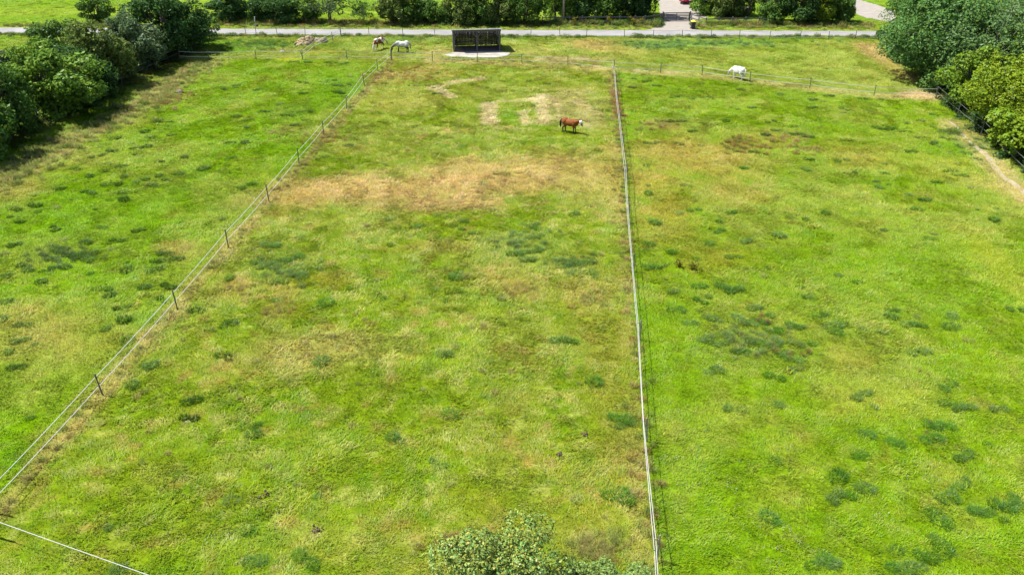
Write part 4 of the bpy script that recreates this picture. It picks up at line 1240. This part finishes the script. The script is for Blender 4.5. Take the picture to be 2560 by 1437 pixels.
def horse(name, label, code, px, py, heading, size, pose, step, tail_swing=0.0, stout=1.0, mask=False, zs=1.0):
    x, y = gnd(px, py)
    root = thing(name, label, 'horse', (x, y, gz(x, y) + .005), heading)
    bm = bmesh.new()
    s = stout
    ellipsoid(bm, (-.02, 0, 1.02), (.66, .30 * s, .335 * s), .03)
    ellipsoid(bm, (.42, 0, 1.06), (.33, .25 * s, .37), -.25)
    ellipsoid(bm, (-.56, 0, 1.12), (.38, .29 * s, .34), .1)
    ellipsoid(bm, (.30, 0, 1.30), (.26, .10, .13))
    poll, muz = {'graze': ((1.26, .02, .66), (1.33, .03, .14)), 'stand': ((1.10, -.10, 1.40), (1.37, -.19, 1.00)), 'lowturn': ((1.12, .10, .62), (1.22, .15, .15))}[pose]
    b0, b1 = Vector((.55, 0, 1.16)), Vector(poll)
    mid = b0.lerp(b1, .5) + Vector((0, 0, .05))
    capsule(bm, b0, mid, .25, .17); capsule(bm, (.62, 0, 1.0), mid, .2, .15); capsule(bm, mid, b1, .17, .115)
    m0 = Vector(muz)
    hd = (m0 - b1).normalized()
    capsule(bm, b1, b1 + hd * .26, .115, .105); capsule(bm, b1 + hd * .22, m0, .10, .062)
    ellipsoid(bm, b1 + hd * .16 + Vector((-.05, 0, -.03)), (.10, .075, .12))
    side_v = Vector((0, 1, 0))
    for e in (-1, 1):
        capsule(bm, b1 - hd * .06 + side_v * e * .06, b1 - hd * .2 + side_v * e * .085, .035, .012)
    hooves = []
    for e, st, st2 in ((-1, step[0], step[2]), (1, step[1], step[3])):
        yy = .15 * e * s
        fx = .44
        capsule(bm, (fx - .02, yy * .9, .98), (fx - .04, yy, .74), .15, .095)
        capsule(bm, (fx - .04, yy, .74), (fx + st * .5, yy * .95, .42), .085, .058)
        capsule(bm, (fx + st * .5, yy * .95, .42), (fx + st, yy * .93, .12), .05, .042)
        capsule(bm, (fx + st, yy * .93, .12), (fx + st + .05, yy * .93, .05), .048, .058)
        hooves.append((fx + st + .055, yy * .93))
        hx = -.60
        capsule(bm, (hx, yy * .85, 1.05), (hx + .16 + st2 * .3, yy * 1.05, .80), .22, .145)
        capsule(bm, (hx + .16 + st2 * .3, yy * 1.05, .80), (hx - .10 + st2 * .7, yy, .50), .125, .066)
        capsule(bm, (hx - .10 + st2 * .7, yy, .50), (hx - .06 + st2, yy * .95, .13), .058, .044)
        capsule(bm, (hx - .06 + st2, yy * .95, .13), (hx + st2, yy * .95, .05), .05, .06)
        hooves.append((hx + st2 + .005, yy * .95))
    me = bpy.data.meshes.new('raw'); bm.to_mesh(me); bm.free()
    tmp = bpy.data.objects.new('raw', me)
    COL.objects.link(tmp)
    rmod = tmp.modifiers.new('r', 'REMESH'); rmod.mode, rmod.voxel_size = 'VOXEL', .026
    smod = tmp.modifiers.new('s', 'SMOOTH'); smod.factor, smod.iterations = .5, 4
    dg = bpy.context.evaluated_depsgraph_get()
    body_me = bpy.data.meshes.new_from_object(tmp.evaluated_get(dg))
    bpy.data.objects.remove(tmp)
    body_me.name = 'body'
    for p in body_me.polygons:
        p.use_smooth = True
    body_me.materials.clear()
    link('body', body_me, horse_mat(code + '_coat', code), root)
    # tail
    t = MB()
    sw = tail_swing
    t.tube([(-.88, 0, 1.26), (-.99, sw * .3, 1.16), (-1.04 - abs(sw) * .2, sw * .8, .92), (-1.05 - abs(sw) * .3, sw * 1.2, .66), (-1.03 - abs(sw) * .3, sw * 1.4, .42)], [.05, .07, .10, .095, .03], 8)
    t.build('tail', M_MANE[code], root, smooth=True)
    # mane: flap along the crest
    mb = MB()
    crest0 = Vector((.42, 0, 1.42)); crest2 = b1 - hd * .1
    up = Vector((-(b1 - b0).z, 0, (b1 - b0).x)).normalized()
    cr = [crest0 - Vector((0, 0, .05)), mid + up * .135, b1.lerp(mid, .35) + up * .105, crest2 + up * .05]
    mb.tube(cr, [.03, .055, .05, .04], 7)
    mb.tube([p + Vector((0, -.05, -.06)) for p in cr], [.025, .055, .055, .03], 7)
    mb.build('mane', M_MANE[code], root, smooth=True)
    for hx, hy in hooves:
        MB().tube([(hx + .02, hy, 0.0), (hx, hy, .085)], [.068, .052], 9).build('hoof', M_HOOF if code != 'white' else noisy('pale_hoof', (.4, .36, .3), .2, 20), root)
    if mask:
        k = MB()
        k.tube([b1 - hd * .03, b1 + hd * .1, b1 + hd * .27], [.125, .128, .118], 12)
        o = k.build('fly_mask', M_WHITE, root, smooth=True)
        o['label'] = 'white fly mask over the eyes'
        k = MB()
        k.tube([b1 + hd * .27, b1 + hd * .34], [.119, .108], 12)
        k.build('noseband', noisy('dark_blue_band', (.02, .03, .07), .1, 9), root, smooth=True)
    root.scale = (size, size, size * zs)
    return root

horse('horse', 'bay horse wearing a white fly mask in the middle paddock', 'bay', 1425, 332, math.radians(-33), 1.0, 'stand', (.02, .06, -.02, .10), .0, 1.05, mask=True)
horse('horse', 'stout white horse grazing behind the fence on the right', 'white', 1843, 199, math.radians(130), .95, 'graze', (.10, -.05, .02, -.06), .03, 1.34, zs=1.07)
horse('horse', 'white and grey spotted horse grazing left of the shelter', 'spotted', 1006, 132, math.radians(181), 1.02, 'graze', (.12, -.03, -.08, .06), .0, 1.0)
horse('horse', 'brown and white pinto horse swishing its tail near the hay heaps', 'pinto', 948, 124, math.radians(236), 1.02, 'lowturn', (.05, -.06, .03, -.05), .34, 1.05)

# ------------------------------------------------------------------ small things
def mound(name, label, px, py, w, d, h, seed, mat, group=None, cat='hay'):
    x, y = gnd(px, py)
    bm = bmesh.new()
    bmesh.ops.create_icosphere(bm, subdivisions=4, radius=1)
    co = np.array([v.co[:] for v in bm.verts])
    nz = fbm(co[:, 0] * 2.3 + seed, co[:, 1] * 2.3 + co[:, 2] * 1.3, seed, 4)
    n2 = fbm(co[:, 0] * 9 + seed, co[:, 1] * 9 + co[:, 2] * 5, seed + 3, 2)
    for v, a, b in zip(bm.verts, nz, n2):
        k = .62 + .75 * a + .16 * (b - .5)
        v.co = Vector((v.co.x * w / 2 * k, v.co.y * d / 2 * k, max(v.co.z, -.1) * h * k))
    me = bpy.data.meshes.new(name); bm.to_mesh(me); bm.free()
    root = thing(name, label, cat, (x, y, gz(x, y)), 0, group)
    link('heap', me, mat, root)
    # loose straw sticking out
    r = np.random.default_rng(seed)
    V, F = [], []
    base = co[r.integers(0, len(co), 420)]
    for p in base:
        if p[2] < 0:
            continue
        q = np.array([p[0] * w / 2, p[1] * d / 2, p[2] * h]) * r.uniform(.9, 1.08)
        dr = r.normal(size=3); dr /= np.linalg.norm(dr)
        pe = np.cross(dr, r.normal(size=3)); pe = pe / np.linalg.norm(pe) * .014
        L_ = r.uniform(.12, .32)
        k = len(V)
        V += [q - pe, q + pe, q + dr * L_]
        F.append((k, k + 1, k + 2))
    link('loose_straw', mesh_np('loose_straw', V, F), M_HAY, root)['kind'] = 'stuff'
    return root
mound('hay_heap', 'larger pale hay heap in front of the road fence', 758, 112, 2.3, 1.7, .75, 3, M_HAY, 'hay heaps by the short fence')
mound('hay_heap', 'hay mound at the top of the larger heap', 776, 106, 1.6, 1.2, .75, 9, M_HAY, 'hay heaps by the short fence')
mound('hay_heap', 'greyer hay heap right of the larger heap behind the short fence', 803, 107, 2.0, 1.4, .6, 5, M_HAYGREY, 'hay heaps by the short fence')
mound('hay_clump', 'small dry hay clump alone in the left paddock', 449, 233, 1.0, .7, .3, 7, M_HAYGREY)
mound('feed_bag', 'crumpled white bag lying on the grass below the hay heaps', 706, 130, .6, .4, .22, 13, M_WHITE, cat='bag')

M_DUNG = noisy('dark_dung', (.11, .075, .045), .4, 14, bump=.8)
for lab, px, py, w in [('dark dung pile in the grass left of the foreground tree', 793, 1329, .34), ('reddish-brown dung pile in the grass farther left of the foreground tree', 666, 1240, .36),
                       ('small dung pile left of the middle tape fence', 1399, 1139, .26), ('dung pile nearest the middle tape fence', 1460, 1088, .24)]:
    x, y = gnd(px, py)
    root = thing('dung_pile', lab, 'dung', (x, y, gz(x, y)), 0, 'dung piles in the middle paddock')
    bm = bmesh.new()
    for q in range(12):
        rr = random.uniform(.035, .06)
        bmesh.ops.create_icosphere(bm, subdivisions=2, radius=rr, matrix=Matrix.Translation((random.gauss(0, w * .3), random.gauss(0, w * .3), .05 + random.uniform(0, .05))))
    me = bpy.data.meshes.new('heap'); bm.to_mesh(me); bm.free()
    link('heap', me, M_DUNG, root)

# wheelie bin
x, y = gnd(1731.5, 73)
bin_ = thing('wheelie_bin', 'dark wheelie bin with a yellow lid beside the driveway', 'bin', (x, y, .01), .1)
bm = bmesh.new()
lo = [bm.verts.new(p) for p in ((-.23, -.24, .06), (.23, -.24, .06), (.23, .24, .06), (-.23, .24, .06))]
hi = [bm.verts.new(p) for p in ((-.28, -.31, .98), (.28, -.31, .98), (.28, .31, .98), (-.28, .31, .98))]
bm.faces.new(lo[::-1]); bm.faces.new(hi)
for k in range(4):
    bm.faces.new((lo[k], lo[(k + 1) % 4], hi[(k + 1) % 4], hi[k]))
bmesh.ops.bevel(bm, geom=list(bm.edges), offset=.03, segments=2, affect='EDGES')
me = bpy.data.meshes.new('body'); bm.to_mesh(me); bm.free()
link('body', me, M_BIN, bin_)
b = MB(); b.box((0, -.01, 1.02), (.62, .70, .06)); b.box((0, .0, 1.065), (.5, .56, .05)); b.build('lid', M_BINLID, bin_, bevel=.012)
MB().tube([(-.24, .38, .98), (.24, .38, .98)], .02, 8).build('handle', M_BIN, bin_)
for e in (-1, 1):
    MB().tube([(e * .24, .22, .1), (e * .30, .22, .1)], .1, 12).build('wheel', M_TYRE, bin_)

# utility pole
x, y = gnd(1408, 61)
pole = thing('utility_pole', 'grey wooden utility pole in front of the hedge', 'pole', (x, y, gz(x, y)))
MB().tube([(0, 0, -.4), (0, 0, 4), (0, 0, 8.2)], [.14, .125, .10], 10).build('shaft', M_POSTLT, pole, smooth=True)
MB().box((0, 0, 7.8), (1.5, .1, .12)).build('cross_arm', M_POSTLT, pole)
for e in (-.65, 0.3, .65):
    MB().tube([(e, 0, 7.86), (e, 0, 8.0)], [.03, .045], 8).build('insulator', M_WHITE, pole)

# white marker post
x, y = gnd(638, 62)
mp_ = thing('marker_post', 'slim white marker post on the far road verge', 'post', (x, y, gz(x, y)), 0)
MB().box((0, 0, .45), (.13, .06, 1.3), Euler((0, .12, 0)).to_matrix()).build('shaft', M_WHITE, mp_, bevel=.01)
x, y = gnd(640, 67)
st = thing('stone', 'dark round stone at the road edge below the white marker post', 'stone', (x, y, 0))
bm = bmesh.new(); bmesh.ops.create_icosphere(bm, subdivisions=3, radius=.32)
for v in bm.verts:
    v.co *= 1 + .25 * math.sin(v.co.x * 9 + v.co.y * 7) * .5
    v.co.z = v.co.z * .8 + .12
me = bpy.data.meshes.new('rock'); bm.to_mesh(me); bm.free()
link('rock', me, noisy('dark_stone', (.06, .055, .05), .3, 6, bump=.6), st)

# ragwort and dock plants one can pick out
def herb(name, label, px, py, h, col, fcol, n=40, group=None):
    x, y = gnd(px, py)
    root = thing(name, label, 'plant', (x, y, gz(x, y)), 0, group)
    r = np.random.default_rng(int(px))
    b = MB()
    tips = []
    for k in range(9):
        t = Vector((r.normal(0, .16), r.normal(0, .16), h * r.uniform(.7, 1.05)))
        b.tube([(t.x * .2, t.y * .2, -.03), t * .6, t], [.012, .01, .006], 4)
        tips.append(t)
    b.build('stem', noisy('green_stem', (.09, .12, .03), .2, 9), root)
    c = np.array([tips[int(i)] * r.uniform(.2, .85) for i in r.integers(0, 9, n * 2)]) + r.normal(0, .06, (n * 2, 3))
    V, F, S = leaf_quads(r, c, r.normal(size=c.shape), .09)
    m = mesh_np('foliage', V, F); add_col(m, 'shade', S)
    o = link('foliage', m, M_LEAF, root); o.color = (*alb(*col), 1)
    c = np.array([tips[int(i)] for i in r.integers(0, 9, n)]) + r.normal(0, .10, (n, 3))
    V, F, S = leaf_quads(r, c, np.tile([0, 0, 1.0], (n, 1)), .075, .5, .02)
    m = mesh_np('flower_heads', V, F); add_col(m, 'shade', S)
    o = link('flower_heads', m, M_LEAF, root); o.color = (*alb(*fcol), 1)
YEL = (250, 222, 20)
RG = 'yellow flowering ragwort on the far verge'
for lab, px, py in [('yellow ragwort right of the utility pole', 1436, 66), ('yellow ragwort under the middle of the left rail fence', 1523, 65), ('small yellow ragwort near the gate end of the rail fence', 1574, 60),
                    ('largest yellow ragwort left of the driveway gate', 1584, 69), ('yellow-green ragwort nearest the driveway on its left', 1603, 66), ('yellow flowering plant at the foot of the olive hedge bush', 931, 66)]:
    herb('ragwort', lab, px, py, 1.15, (130, 146, 50), YEL, 60 if 'largest' in lab else 34, RG)
herb('dock_plant', 'red-brown dock plant right of the middle tape fence', 1697, 668, .45, (140, 96, 44), (160, 84, 44), 14)
herb('dock_plant', 'bright yellow-leaved dock plant right of the red-brown one', 1732, 674, .45, (190, 190, 40), (140, 150, 40))

# ------------------------------------------------------------------ cars on the driveway
def car(label, px, py, rz, paint):
    x, y = gnd(px, py)
    root = thing('parked_car', label, 'car', (x, y, .01), rz)
    prof = [(-2.0, .35), (-2.05, .62), (-1.95, .92), (-1.55, .98), (-1.0, 1.42), (.55, 1.45), (1.15, 1.0), (1.9, .86), (2.05, .66), (2.02, .35)]
    bm = bmesh.new()
    L_, R_ = [], []
    for px_, pz in prof:
        hw = .84 if pz < 1.1 else .66
        L_.append(bm.verts.new((px_, -hw, pz))); R_.append(bm.verts.new((px_, hw, pz)))
    for i in range(len(prof)):
        j = (i + 1) % len(prof)
        bm.faces.new((L_[i], L_[j], R_[j], R_[i]))
    bm.faces.new(L_); bm.faces.new(R_[::-1])
    bmesh.ops.recalc_face_normals(bm, faces=list(bm.faces))
    bmesh.ops.bevel(bm, geom=list(bm.edges), offset=.07, segments=3, affect='EDGES')
    me = bpy.data.meshes.new('body'); bm.to_mesh(me); bm.free()
    for p in me.polygons:
        p.use_smooth = True
    link('body', me, paint, root)
    for (x0, z0), (x1, z1), nm in (((.62, 1.40), (1.12, 1.04), 'windscreen'), ((-1.50, 1.02), (-1.03, 1.38), 'rear_window')):
        bm = bmesh.new()
        n_ = Vector((abs(z1 - z0), 0, abs(x1 - x0))).normalized() * .012
        if x0 < 0:
            n_.x *= -1
        ps = [Vector((x0, -.58, z0)), Vector((x0, .58, z0)), Vector((x1, .62, z1)), Vector((x1, -.62, z1))]
        top = [bm.verts.new(p + n_ * 2.2) for p in ps]; bot = [bm.verts.new(p - n_) for p in ps]
        bm.faces.new(top); bm.faces.new(bot[::-1])
        for k in range(4):
            bm.faces.new((top[k], bot[k], bot[(k + 1) % 4], top[(k + 1) % 4]))
        bmesh.ops.recalc_face_normals(bm, faces=list(bm.faces))
        me = bpy.data.meshes.new(nm); bm.to_mesh(me); bm.free()
        link(nm, me, M_GLASS, root)
    for e in (-1, 1):
        MB().box((-.2, e * .765, 1.2), (1.35, .03, .26), Euler((e * .42, 0, 0)).to_matrix()).build('side_window', M_GLASS, root)
        MB().box((1.98, e * .58, .70), (.14, .34, .13)).build('headlight', M_LAMP, root, bevel=.03)
        for wx in (-1.3, 1.3):
            w = MB().tube([(wx, e * .68, .31), (wx, e * .87, .31)], .31, 18).build('wheel', M_TYRE, root)
            MB().tube([(wx, e * .865, .31), (wx, e * .885, .31)], .19, 14).build('rim', M_CHROME, w)
    MB().box((2.06, 0, .44), (.05, 1.3, .16)).build('bumper', M_TYRE, root, bevel=.015)
    return root
car('red car cut off by the top of the picture on the driveway', 1713, 7, math.radians(-97), M_RED)
car('silver car half hidden behind the bush right of the red car', 1743, 5, math.radians(-62), M_SILVER)
print('objects', len(bpy.data.objects))
